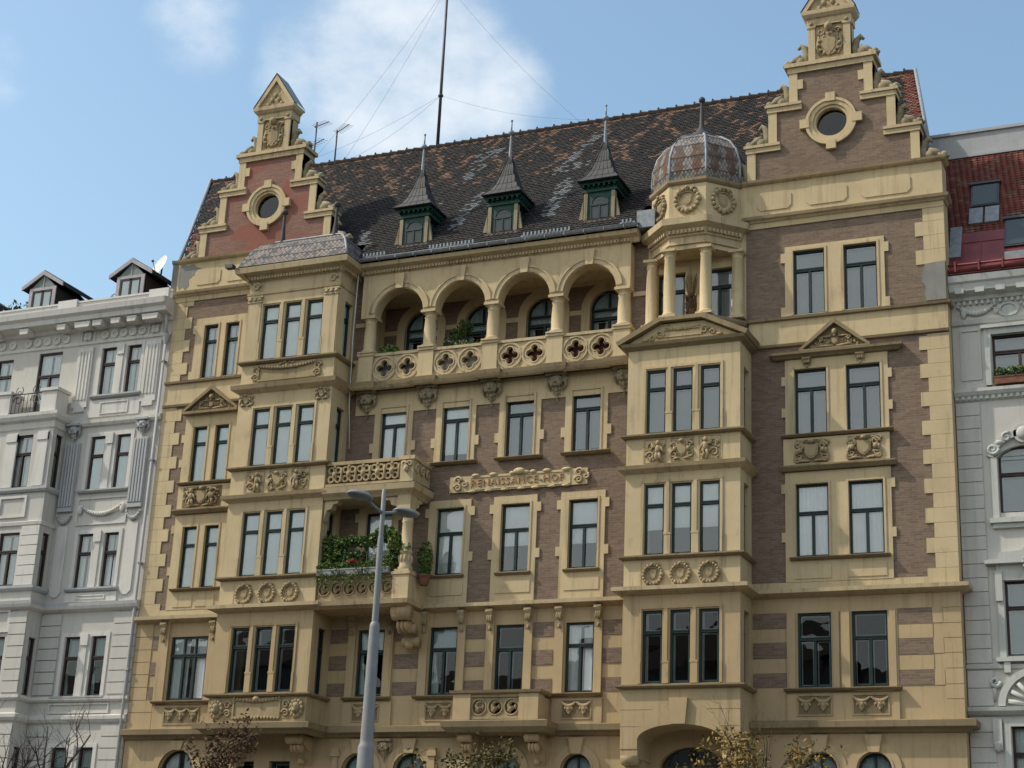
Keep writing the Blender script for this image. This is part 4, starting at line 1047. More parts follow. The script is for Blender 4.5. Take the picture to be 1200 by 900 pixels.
# ================================================================== lower and upper balcony beside the left bay
q = MB()
q.sweep([(-.9, 12.42), (0, 12.42), (.06, 12.46), (.18, 12.52), (.22, 12.66), (-.02, 12.70), (-.9, 12.70)], [(8.0, BY), (11.32, BY), (11.32, 0)])
q.add([(7.95, BY, 12.41), (11.32, BY, 12.41), (11.32, 0, 12.41), (7.95, 0, 12.41)], [(3, 2, 1, 0)]); q.add([(7.95, BY, 12.69), (11.32, BY, 12.69), (11.32, 0, 12.69), (7.95, 0, 12.69)], [(0, 1, 2, 3)])
bal = q.build('balcony', 'stone', B)
def swirl_rail(q, x0, x1, z0, z1, n, y):
    """pierced stone balustrade of linked running scrolls"""
    q.box(x0, x1, y - .02, y + .16, z1 - .09, z1); q.box(x0, x1, y - .02, y + .16, z0, z0 + .08)
    h = z1 - z0 - .17; w = (x1 - x0) / n; zc = z0 + .08 + h / 2; r = min(w, h) / 2
    for k in range(n):
        cx = x0 + (k + .5) * w
        q.starhole(cx - w / 2, cx + w / 2, z0 + .08, z1 - .09, cx, zc, lambda a: r * .94, y + .03, y + .13, 28)
        q.ring(cx, zc, r * .82, r * .97, y, y + .15, 24)
        pts = [(cx + r * .85 * (1 - t) * math.cos(.4 + 5.0 * t), y + .08, zc + r * .85 * (1 - t) * math.sin(.4 + 5.0 * t)) for t in [i / 14 for i in range(15)]]
        q.tube(pts, [.055 + .03 * i / 14 for i in range(15)], 6)
        q.ell((cx - r * .3, y + .08, zc - r * .3), (.09, .07, .11), seg=6, rings=4); q.ell((cx + r * .42, y + .08, zc + r * .05), (.06, .06, .09), seg=6, rings=4)
q = MB(); swirl_rail(q, 8.0, 10.86, 12.70, 13.56, 6, BY + .05); q.build('balustrade', 'relief', bal)
q = MB(); q.box(10.86, 11.46, BY - .06, BY + .5, 12.70, 13.5); q.box(10.82, 11.50, BY - .10, BY + .54, 13.5, 13.6); q.box(11.22, 11.44, BY + .5, 0, 12.7, 13.45); q.box(11.19, 11.47, BY + .54, 0, 13.45, 13.56); q.build('balcony_pier', 'stucco', bal)
q = MB(); cx, cy = 11.16, BY + .22
q.box(cx - .27, cx + .27, cy - .27, cy + .27, 13.6, 13.68)
q.lathe([(.25, 13.68), (.26, 13.76), (.21, 13.82), (.205, 14.25), (.23, 14.27), (.23, 14.32), (.19, 14.34), (.175, 15.3), (.2, 15.34), (.17, 15.38), (.18, 15.5), (.27, 15.62)], cx, cy, 18); q.box(cx - .28, cx + .28, cy - .28, cy + .28, 15.62, 15.70)
for k in range(10): q.ell((cx + .21 * math.cos(k * .628), cy + .21 * math.sin(k * .628), 14.05), (.05, .05, .14), seg=6, rings=4)
q.build('balcony_column', 'stone', bal)
q = MB(); leafbracket(q, 11.16, 11.15, 12.4, .55, -.02, 1.25)
for t in (0, 1, 2): q.tube([(10.86, -1.0 + t * .36, 12.2 - t * .38), (11.46, -1.0 + t * .36, 12.2 - t * .38)], .16, 10)
q.build('scroll_bracket', 'stone', bal)
q = MB()
q.sweep([(-1.0, 16.22), (0, 16.22), (.05, 16.28), (.20, 16.40), (.24, 16.60), (-.02, 16.66), (-1.0, 16.66)], [(8.0, BY), (11.3, BY), (11.3, 0)])
q.add([(7.95, BY, 16.21), (11.3, BY, 16.21), (11.3, 0, 16.21), (7.95, 0, 16.21)], [(3, 2, 1, 0)])
# bracket head with scalloped lobes over the column and against the bay
q.box(10.84, 11.32, BY + .0, BY + .45, 15.70, 16.22)
for x, s_ in ((10.84, -1), (8.0, 1)):
    q.prism([(x, 15.72 if s_ < 0 else 15.5), (x, 16.22), (x + s_ * .55, 16.22), (x + s_ * .48, 16.1), (x + s_ * .33, 16.08), (x + s_ * .26, 15.92), (x + s_ * .1, 15.88)], BY + .06, BY + .36)
q.T = side_right(11.32, BY); q.prism([(.45, 15.72), (.45, 16.22), (1.0, 16.22), (.92, 16.1), (.78, 16.08), (.7, 15.92), (.55, 15.88)], .04, .3); q.T = None
ub = q.build('terrace', 'stone', B)
q = MB(); q.add([(7.95, BY - .16, 16.63), (11.5, BY - .22, 16.63), (11.5, 0, 16.68), (7.95, 0, 16.68)], [(0, 1, 2, 3)]); q.build('zinc_flashing', 'zinc', ub)
q = MB(); z0, z1 = 16.68, 17.52; y = BY + .02
q.box(8.0, 10.88, y - .03, y + .2, 17.44, 17.56); q.box(8.0, 10.88, y - .02, y + .2, z0, 16.78)
q.box(8.0, 10.88, y + .12, y + .18, 16.78, 17.44)
for k in range(5):
    cx = 8.32 + k * .55
    for dx, dz in ((-.13, .16), (.13, .16), (-.13, -.16), (.13, -.16)): q.ring(cx + dx, 17.11 + dz, .07, .13, y - .01, y + .13, 14)
    q.ell((cx, y, 17.11), (.09, .08, .12), seg=7, rings=5); q.ell((cx, y, 17.38), (.07, .05, .06), seg=6, rings=4); q.ell((cx + .27, y, 17.1), (.05, .06, .28), seg=6, rings=5)
q.build('carved_balustrade', 'relief', ub)
q = MB(); q.box(10.88, 11.36, BY - .05, BY + .42, 16.66, 17.44); q.box(10.84, 11.42, BY - .1, BY + .46, 17.44, 17.57); q.box(11.1, 11.34, BY + .42, 0, 16.66, 17.42); q.box(11.06, 11.4, BY + .46, 0, 17.42, 17.55)
q.ell((11.12, BY - .1, 17.12), (.1, .09, .13)); scroll(q, 11.02, 17.28, .1, BY - .05, 0, 1.2, 1, .04); scroll(q, 11.24, 17.28, .1, BY - .05, math.pi, 1.2, -1, .04)
q.T = side_right(11.36, BY)
for k in range(3): scroll(q, .2 + k * .42, 17.15, .15, 0, 1, 1.3, 1, .05)
q.T = None
q.build('terrace_pier', 'stone', ub)

# small first-floor balcony
q = MB(); SY = -1.0
q.sweep([(-.9, 8.36), (0, 8.36), (.06, 8.42), (.16, 8.52), (.20, 8.70), (-.02, 8.76), (-.9, 8.76)], [(13.0, 0), (13.0, SY), (16.30, SY), (16.30, 0)])
q.add([(13, SY, 8.35), (16.3, SY, 8.35), (16.3, 0, 8.35), (13, 0, 8.35)], [(3, 2, 1, 0)]); q.add([(13, SY, 8.755), (16.3, SY, 8.755), (16.3, 0, 8.755), (13, 0, 8.755)], [(0, 1, 2, 3)])
sb = q.build('balcony', 'trim', B)
q = MB(); swirl_rail(q, 13.75, 15.42, 8.78, 9.56, 3, SY + .06); q.build('balustrade', 'relief', sb)
for x0, x1 in ((13.14, 13.75), (15.42, 16.08)):
    q = MB(); q.box(x0, x1, SY, SY + .5, 8.76, 9.56); q.box(x0 + .3 * (x1 > 15), x1 - .3 * (x1 < 15), SY + .5, 0, 8.76, 9.5); q.build('balcony_pier', 'stucco', sb)
q = MB(); q.sweep([(-.3, 9.56), (0, 9.56), (.06, 9.60), (.08, 9.68), (-.3, 9.70)], [(13.1, 0), (13.1, SY), (16.12, SY), (16.12, 0)]); q.build('coping', 'trim', sb)
for cx in (13.5, 15.8):
    q = MB(); leafbracket(q, cx, 7.4, 8.36, .42, 0, .8); q.build('bracket', 'stucco', sb)

# ================================================================== base of the right bay: shallow arched porch
q = MB()
zc = 8.03 - 1.9; 
arcx = [(RB0 + .0) + (RB1 - RB0) * i / 48 for i in range(49)]
def pb(x): return 8.04 + .47 * math.sqrt(max(0, 1 - ((x - 20.77) / 1.31) ** 2))
xa = [20.77 - 1.31 * math.cos(math.pi * i / 40) for i in range(41)]
strip = [(RB0, 7.78, xa[0], 7.78)] + [(xa[i], pb(xa[i]), xa[i + 1], pb(xa[i + 1])) for i in range(40)] + [(xa[-1], 7.78, RB1, 7.78)]
for a, za, c, zc in strip:
    q.add([(a, BY, za), (c, BY, zc), (c, BY, 9.62), (a, BY, 9.62)], [(0, 1, 2, 3)]); q.add([(a, BY, za), (a, 0, za), (c, 0, zc), (c, BY, zc)], [(0, 1, 2, 3)])
for x in (xa[0], xa[-1]): q.add([(x, BY, 7.78), (x, 0, 7.78), (x, 0, 8.04), (x, BY, 8.04)], [(0, 1, 2, 3)])
for X in (RB0, RB1): q.add([(X, BY, 7.78), (X, 0, 7.78), (X, 0, 9.62), (X, BY, 9.62)], [(0, 1, 2, 3)])
for z in (8.45, 8.95):
    for x0, x1 in ((RB0, 19.5 if z < 8.6 else 19.9), (22.05 if z < 8.6 else 21.65, RB1)): q.box(x0, x1, BY - .008, BY + .002, z, z + .02)
pc = q.build('porch_arch', 'stucco', B)
q = MB(); q.prism([(20.55, 8.5), (20.99, 8.5), (21.06, 9.28), (20.48, 9.28)], BY - .12, BY + .01); q.build('keystone', 'stucco', pc)
for cx in (19.2, 22.38):
    q = MB(); q.box(cx - .27, cx + .27, BY + .02, 0, 7.5, 7.78); q.tube([(cx - .26, BY + .25, 7.55), (cx + .26, BY + .25, 7.55)], .24, 12); q.box(cx - .24, cx + .24, BY + .35, 0, 6.9, 7.5); q.build('bracket', 'stucco', pc)

# ================================================================== corner tower over the right bay
OX, OY, AP = 20.76, .57, 1.57         # octagon centre and apothem
def octo(ap, n0=0, n1=8, cx=OX, cy=OY):
    R0 = ap / math.cos(math.pi / 8)
    return [(cx + R0 * math.cos(math.pi / 8 + math.pi / 4 * k), cy + R0 * math.sin(math.pi / 8 + math.pi / 4 * k)) for k in range(n0, n1)]
def half(ap):
    o = octo(ap); p = [o[3], o[4], o[5], o[6], o[7], o[0]]   # from the left wall round the front to the right wall
    def cut(P, Q): t = (0 - P[1]) / (Q[1] - P[1]); return (P[0] + (Q[0] - P[0]) * t, 0.0)
    return [cut(o[3], o[4]) if o[3][1] > 0 > o[4][1] else (o[4][0], 0), o[4], o[5], o[6], o[7], cut(o[0], o[7]) if o[0][1] > 0 > o[7][1] else (o[7][0], 0)]
hp = half(AP)
# truncated pediment of the bay below, carrying the tower floor
q = MB()
pz = [(18.66, 20.64), (20.02, 21.36), (21.46, 21.36), (22.86, 20.64)]
q.prism([(18.66, 20.64), (22.86, 20.64), (21.46, 21.34), (20.02, 21.34)], BY - .02, -.002)
q.build('pediment_block', 'stucco', B)
course('pediment_cornice', [(0, 20.50), (.06, 20.54), (.18, 20.60), (.22, 20.70), (0, 20.74)], [wrapR], 'trim')
q = MB()
def rake(P, Q, y0, y1, t=.16, up=.0):
    v = Vector((Q[0] - P[0], Q[1] - P[1])).normalized(); n = Vector((-v.y, v.x))
    if n.y < 0: n = -n
    q.prism([P, Q, (Q[0] + n.x * t, Q[1] + n.y * t), (P[0] + n.x * t, P[1] + n.y * t)], y0, y1)
rake((18.62, 20.66), (20.05, 21.38), BY - .24, -.003); rake((20.0, 21.38), (21.48, 21.38), BY - .235, -.004, .13); rake((21.44, 21.38), (22.90, 20.66), BY - .24, -.003)
q.build('raking_cornice', 'trim', B)
q = MB(); q.frame(20.1, 21.4, 20.86, 21.14, .05, BY - .07, BY - .015); swag(q, 20.2, 21.3, 21.17, BY - .03, .05, 10, .045)
for s_ in (-1, 1):
    scroll(q, 20.75 + s_ * .75, 21.0, .14, BY - .03, 0, 1.4, s_, .045); scroll(q, 20.75 + s_ * 1.02, 20.9, .1, BY - .03, math.pi, 1.2, -s_, .035); q.ell((20.75 + s_ * 1.25, BY - .05, 20.82), (.12, .05, .05), seg=6, rings=4)
q.build('pediment_relief', 'relief', B)
q = MB(); q.add([(21.46, BY - .2, 21.56), (22.95, BY - .2, 20.82), (22.95, 0, 20.86), (21.46, 0, 21.6)], [(0, 1, 2, 3)]); q.build('zinc_flashing', 'zinc', B)
tower = MB()
tower.prism_z(half(AP + .12) , 21.2, 21.60); tower.prism_z(half(AP + .02), 21.6, 21.68)
TW = tower.build('tower_floor', 'stucco', B)
q = MB(); q.prism_z(half(AP - .08), 24.08, 24.46); q.build('tower_entablature', 'stucco', B)
course('tower_base_ledge', [(0, 21.44), (.06, 21.46), (.10, 21.54), (.10, 21.62), (0, 21.64)], [half(AP + .12)], 'trim')
course('tower_cornice', [(0, 24.24), (.03, 24.25), (.03, 24.29), (0, 24.31), (.0, 24.50), (.06, 24.53), (.12, 24.74), (.18, 24.78), (.34, 24.86), (.36, 25.08), (.14, 25.2), (0, 25.24)], [half(AP - .05)], ['stone', 'trim'], [0] * 9 + [1, 1])
dentils('dentil_band', half(AP - .05), 24.60, 24.72, .10, .07, .065, .08)
q = MB(); q.prism_z(half(AP - .02), 25.2, 26.52); q.build('tower_parapet', 'stucco', B)
course('tower_coping', [(0, 26.40), (.05, 26.44), (.09, 26.50), (.09, 26.60), (-.3, 26.64)], [half(AP - .02)], 'trim')
for k in (1, 2, 3):
    p0, p1 = half(AP - .02)[k], half(AP - .02)[k + 1]; a = math.atan2(p1[1] - p0[1], p1[0] - p0[0]); L = math.hypot(p1[0] - p0[0], p1[1] - p0[1])
    q = MB(slant(p0[0], p0[1], a)); wreath(q, L / 2, 25.82, .40, 0, True, 16); q.build('wreath_relief', 'relief', B)
for (x, y) in ((19.29, -.16), (20.14, -.85), (21.38, -.85), (22.25, -.16)):
    q = MB(); lathe_col(q, x, y, 21.68, 24.10, .20); q.build('tower_column', 'stucco', B)
for w in tw:
    q = MB(); surround(q, w[0] - .14, w[1] + .14, 21.66, 23.85, 0, [w], (), d=.04); q.build('window_surround', 'stucco', B)
# cupola
q = MB(); prof = [(1.50, 26.62), (1.56, 26.95), (1.53, 27.45), (1.40, 27.95), (1.14, 28.35), (.80, 28.62), (.42, 28.80)]
ringsC = [[(x, y, z) for x, y in octo(r)] for r, z in prof]
for i in range(len(prof) - 1):
    for k in range(8): q.add([ringsC[i][k], ringsC[i][(k + 1) % 8], ringsC[i + 1][(k + 1) % 8], ringsC[i + 1][k]], [(0, 1, 2, 3)])
cu = q.build('cupola', 'tile_grout', B)
q = MB()
for k in range(8):
    for i in range(len(prof) - 1):
        A_, B_, C_, D_ = ringsC[i][k], ringsC[i][(k + 1) % 8], ringsC[i + 1][(k + 1) % 8], ringsC[i + 1][k]
        wdt = (Vector(A_) - Vector(B_)).length
        scale_face(q, A_, B_, C_, D_, max(2, round(wdt / .13)), 4 if i < 4 else 2, (0,), .008,
                   pick=lambda u, v, i=i: (1 if (abs(((u * 2) % 1) - .5) + abs((i + v) / 3.2 - .62) * .9 < .42 and i < 3) else 0) if rnd.random() < .8 else 2)
q.build('roof_scale', ['tile_pink', 'tile_rust', 'tile_grey'], cu)
q = MB()
for k in range(8): q.tube([ringsC[i][k] for i in range(len(prof))] + [(OX, OY, 29.15)], [.045] * 6 + [.04, .03], 6)
q.build('cupola_rib', 'zinc', cu)
q = MB(); q.lathe([(.55, 28.74), (.40, 28.95), (.16, 29.12), (.09, 29.3), (.07, 29.9), (.05, 30.25), (.05, 30.27)], OX, OY, 10); q.ell((OX, OY, 30.36), .12, seg=10, rings=7); q.build('cupola_finial', 'lead', cu)

# ================================================================== stepped gables
def statue(q, x, z, s_, y=.15):
    """crouching creature with its back against the step above"""
    q.tube([(x + s_ * .03, y, z), (x + s_ * .02, y, z + .35), (x + s_ * .08, y, z + .65), (x + s_ * .22, y, z + .78), (x + s_ * .32, y, z + .66)], [.13, .15, .12, .10, .05], 8)
    q.ell((x + s_ * .22, y, z + .16), (.2, .17, .2), seg=8, rings=6); q.tube([(x + s_ * .2, y, z + .3), (x + s_ * .42, y, z + .26), (x + s_ * .62, y, z + .12)], [.15, .13, .08], 8)
    q.ell((x + s_ * .68, y, z + .15), (.13, .12, .12), seg=8, rings=6); q.ell((x + s_ * .8, y, z + .09), (.07, .08, .06), seg=6, rings=4)
    for t in (-.1, .1): q.tube([(x + s_ * .5, y + t, z + .14), (x + s_ * .78, y + t, z + .03)], [.06, .05], 6)
def gable(cx, brick, z0=26.55):
    G = MB(); GY0, GY1 = 0.0, .45
    zs = [z0, 27.92, 29.34, 30.74]; hw = [2.87, 2.13, 1.41]
    ocz = 28.46
    G.starhole(cx - .95, cx + .95, 27.5, 29.4, cx, ocz, lambda a: .55, GY0, GY1, 40)
    for x0, x1, za, zb_ in ((-2.87, 2.87, z0, 27.5), (-2.87, -.95, 27.5, 27.92), (.95, 2.87, 27.5, 27.92), (-2.13, -.95, 27.92, 29.34), (.95, 2.13, 27.92, 29.34), (-1.41, -.95, 29.34, 30.74), (.95, 1.41, 29.34, 30.74), (-.95, .95, 29.4, 30.74)):
        G.box(cx + x0, cx + x1, GY0 + (.001 if zb_ - za > 1.39 else 0), GY1, za, zb_)
    g = G.build('gable', brick, B)
    for k in range(3):
        for s_ in (-1, 1):
            xo = cx + s_ * hw[k]
            q = MB(); q.box(xo, xo - s_ * .29, -.06, GY1 + .03, zs[k], zs[k + 1] - .16)
            if k == 2: q.box(xo, xo - s_ * .48, -.055, .02, 29.85, 30.2)
            q.build('step_pilaster', 'stucco', g)
            if k < 2:
                q = MB(); xi = cx + s_ * (hw[k] - 1.15)
                q.box(xo + s_ * .04, xi, -.09, GY1 + .05, zs[k + 1] - .26, zs[k + 1] - .08); q.box(xo + s_ * .10, xi, -.14, GY1 + .08, zs[k + 1] - .08, zs[k + 1] + .02); q.build('step_coping', 'stone', g)
            q = MB(); statue(q, cx + s_ * ((hw[k + 1] if k < 2 else .75) + .05), zs[k + 1] + (.02 if k < 2 else .06), s_); q.build('gable_statue', 'statue', g)
    for s_ in (-1, 1):
        q = MB(); statue(q, cx + s_ * (2.87 + .05), 26.62, s_); q.build('gable_statue', 'statue', g)
    q = MB(); q.box(cx - 1.45, cx + 1.45, -.09, GY1 + .3, 30.46, 30.66); q.box(cx - 1.56, cx + 1.56, -.16, GY1 + .35, 30.66, 30.80); q.build('step_coping', 'stone', g)
    # oculus
    q = MB(); q.ring(cx, ocz, .52, .62, -.03, .2, 36); q.ring(cx, ocz, .62, .85, -.09, .02, 36); q.ring(cx, ocz, .76, .86, -.13, -.05, 36)
    for k in range(4):
        t = k * math.pi / 2; x, z = cx + .88 * math.cos(t), ocz + .88 * math.sin(t); q.box(x - .16, x + .16, -.15, .02, z - .16, z + .16)
    oc = q.build('round_window', 'stucco', g)
    q = MB(); q.disc(cx, ocz, .54, .16, 32); q.build('pane', 'glass_dark', oc)
    # aedicule
    q = MB(); q.box(cx - .72, cx + .72, -.02, .5, 30.80, 32.40)
    for s_ in (-1, 1): q.box(cx + s_ * .72, cx + s_ * .48, -.10, .1, 30.80, 32.05); q.box(cx + s_ * .75, cx + s_ * .45, -.13, .1, 32.05, 32.13)
    q.box(cx - .76, cx + .76, -.12, .54, 32.13, 32.40)
    q.sweep([(0, 32.38), (.06, 32.42), (.14, 32.52), (.15, 32.64), (-.2, 32.66)], [(cx - .76, .5), (cx - .76, -.12), (cx + .76, -.12), (cx + .76, .5)])
    q.prism([(cx - .82, 32.64), (cx + .82, 32.64), (cx, 33.86)], -.12, .48)
    q.box(cx - .90, cx + .90, -.26, .62, 32.60, 32.66)
    ae = q.build('aedicule', 'stone', g)
    q = MB()
    for s_ in (-1, 1): q.prism([(cx + s_ * .90, 32.66), (cx + s_ * .74, 32.66), (cx, 33.74), (cx, 34.02)], -.24, -.10)
    q.build('raking_trim', 'stone', ae)
    q = MB()
    for s_ in (-1, 1): q.add([(cx + s_ * .94, -.26, 32.66), (cx + s_ * .94, .62, 32.66), (cx, .62, 34.08), (cx, -.26, 34.08)], [(0, 1, 2, 3)])
    q.build('aedicule_roof', 'zinc', ae)
    q = MB(); shield(q, cx, 31.35, .62, .85, -.02, .07); wreath(q, cx, 31.35, .36, -.02, False, 12); q.ell((cx, -.2, 31.98), (.14, .14, .17), seg=9, rings=7); q.ell((cx, -.33, 31.95), (.03, .04, .05), seg=6, rings=4)
    for s_ in (-1, 1):
        scroll(q, cx + s_ * .28, 31.85, .12, -.05, 0, 1.3, s_, .04); q.tube([(cx + s_ * .36, -.05, 31.7), (cx + s_ * .42, -.06, 31.3), (cx + s_ * .3, -.05, 30.95)], [.05, .06, .04], 6); q.ell((cx + s_ * .6, -.13, 32.2), (.08, .06, .07), seg=6, rings=4)
    for i in range(5): q.ell((cx - .3 + .15 * i, -.19, 32.62 + .1 + .2 * (2 - abs(i - 2))), (.09, .06, .12), seg=6, rings=4)
    q.build('cartouche', 'relief', ae)
    # saddle roof behind
    q = MB()
    for s_ in (-1, 1): q.add([(cx + s_ * 2.3, .45, 26.9), (cx + s_ * 1.2, 3.0, 29.6), (cx, 3.6, 30.3), (cx, .45, 30.3)], [(0, 1, 2, 3)])
    q.build('saddle_roof', 'tile_dark', g)
gable(3.70, 'brick_red'); gable(25.42, 'brick')

# ================================================================== main roof of beaver-tail tiles
E0, E1 = Vector((0, -.72, 25.28)), Vector((0, 5.0, 32.65))
RL = (E1 - E0).length; RD = (E1 - E0) / RL; RN = Vector((0, -RD.z, RD.y))
xl = lambda t: -.15 - 2.37 * max(0, (E0.y + (E1.y - E0.y) * t)) / 5.0 + (.0)
xr = lambda t: 28.72 - 1.36 * max(0, (E0.y + (E1.y - E0.y) * t)) / 5.0
q = MB()
q.add([(8.1, E0.y, E0.z), (18.93, E0.y, E0.z), (18.93, .1, 26.34), (28.7, .1, 26.34), (xr(1), 5.0, 32.65), (xl(1), 5.0, 32.65), (0, .1, 26.34), (8.1, .1, 26.34)], [(0, 1, 2, 3, 4, 5, 6, 7)])
q.add([(xl(1), 5.0, 32.65), (xr(1), 5.0, 32.65), (25.5, 12, 25), (-5.57, 12, 25)], [(0, 1, 2, 3)])
q.add([(-.1, .1, 24.9), (-.1, .1, 26.3), (xl(1), 5, 32.62), (-5.57, 12, 24.9)], [(0, 1, 2, 3)]); q.add([(28.8, .1, 24.9), (28.7, .1, 26.3), (xr(1), 5, 32.62), (25.5, 12, 24.9)], [(0, 1, 2, 3)])
roof = q.build('roof', 'tile_dark', B)
q = MB(); tr_ = random.Random(3)
rows = 66; tw_ = .185; th = RL / rows
GREY = [((11.45, .15), (11.85, .46), .34), ((10.68, .60), (11.05, .73), .30), ((10.5, .79), (11.6, .85), .045), ((15.2, .15), (15.27, .47), .34), ((14.45, .555), (15.8, .60), .035), ((14.8, .61), (15.55, .85), .26), ((14.2, .84), (14.7, .87), .03),
        ((10.05, .40), (10.55, .42), .03), ((8.15, .10), (7.6, .26), .25), ((7.5, .6), (8.2, .66), .05), ((19.3, .5), (19.8, .75), .2)]
def tile_kind(x, t):
    for (xa, ta), (xb, tb), wd in GREY:
        horiz = abs(xb - xa) > .9
        if horiz:
            s_ = (x - xa) / (xb - xa)
            if 0 <= s_ <= 1 and abs(t - (ta + (tb - ta) * s_)) < wd * .8: return 3 if tr_.random() < .62 else 0
        else:
            s_ = (t - ta) / (tb - ta)
            if 0 <= s_ <= 1 and abs(x - (xa + (xb - xa) * s_)) < wd * (1 - .5 * abs(s_ - .5)): return 3 if tr_.random() < .62 else 0
    r = tr_.random()
    if x > 27.0 + (1 - t) * 1.1 and t > .15: return 4 if r < .7 else 2
    if t > .55:
        zig = abs(((x / 2.4 + t * 2.2) % 1) - .5) * 2; zig2 = abs(((x / 2.4 - t * 2.2) % 1) - .5) * 2
        if t > .96: return 2 if r < .6 else 0
        if (zig < .15 or zig2 < .15) and t < .55 + .38 * (.55 + .45 * math.sin(x * 1.3) ** 2) + .1: return 2 if r < .42 else (1 if r < .75 else 0)
        return 2 if r < .035 else (1 if r < .2 else 0)
    if x < 3 and t > .1: return 2 if r < .35 else (4 if r < .5 else 0)
    return 1 if r < .12 else (2 if r < .03 + .10 * t else 0)
hid = [(.6, 6.8, .30), (22.5, 28.3, .30)]
for j in range(rows):
    t = j / rows; y_ = E0.y + (E1.y - E0.y) * t
    a, c = xl(t), xr(t)
    if y_ < .02: a, c = 8.15, 18.95
    n0 = int(a / tw_) - 1; n1 = int(c / tw_) + 2
    for i in range(n0, n1):
        x = (i + (.5 if j % 2 else 0)) * tw_
        if x < a + .06 or x > c - .06: continue
        if any(h0 < x < h1 and t < ht for h0, h1, ht in hid): continue
        k = tile_kind(x, t)
        base = E0 + RD * (th * j); jx = tr_.uniform(-.006, .006); lift = .030 + tr_.uniform(0, .012)
        w = tw_ * .48; up_ = th * 1.25
        def P(dx, ds, dn): v = base + RD * ds + RN * dn; return (x + dx + jx, v.y, v.z)
        lo = [(-w, .05), (-w * .7, .012), (0, 0), (w * .7, .012), (w, .05)]
        vs = [P(dx, ds, lift) for dx, ds in lo] + [P(w, up_, .008), P(-w, up_, .008)] + [P(dx, ds, lift - .022) for dx, ds in lo]
        q.add(vs, [(0, 1, 2, 3, 4, 5, 6)] + [(7 + m_, 8 + m_, 1 + m_, m_) for m_ in range(4)], k, False)
q.build('roof_tiles', ['tile_dark', 'tile_brown', 'tile_rust', 'tile_grey', 'tile_red'], roof)
q = MB()
n = int((xr(1) - xl(1)) / .36)
for i in range(n):
    x = xl(1) + (i + .5) * .36; q.tube([(x - .19, 5.0, 32.68), (x + .17, 5.0, 32.66)], [.12, .09], 7, None, False)
    if i % 2 == 0: q.ell((x - .17, 5.0, 32.82), (.045, .04, .06), seg=5, rings=3)
q.build('ridge_tiles', 'tile_brown', roof)
q = MB(); q.cut().tube([(28.66, .1, 26.42), (xr(1) + .05, 5, 32.75)], .07, 6); q.cut().tube([(-.2, .1, 26.42), (xl(1) - .05, 5, 32.75)], .07, 6); q.build('verge_flashing', 'zinc', roof)
q = MB()   # snow guard above the gutter
for k in range(int(10.4 / .14)):
    x = 8.4 + k * .14
    if any(abs(x - d) < .9 for d in (10.16, 13.68, 17.33)): continue
    q.box(x, x + .06, -.66, -.62, 25.46, 25.60)
for xa_, xb_ in ((8.4, 9.2), (11.1, 12.7), (14.6, 16.4), (18.25, 18.8)): q.box(xa_, xb_, -.63, -.61, 25.44, 25.50)
q.build('snow_guard', 'zinc', roof)

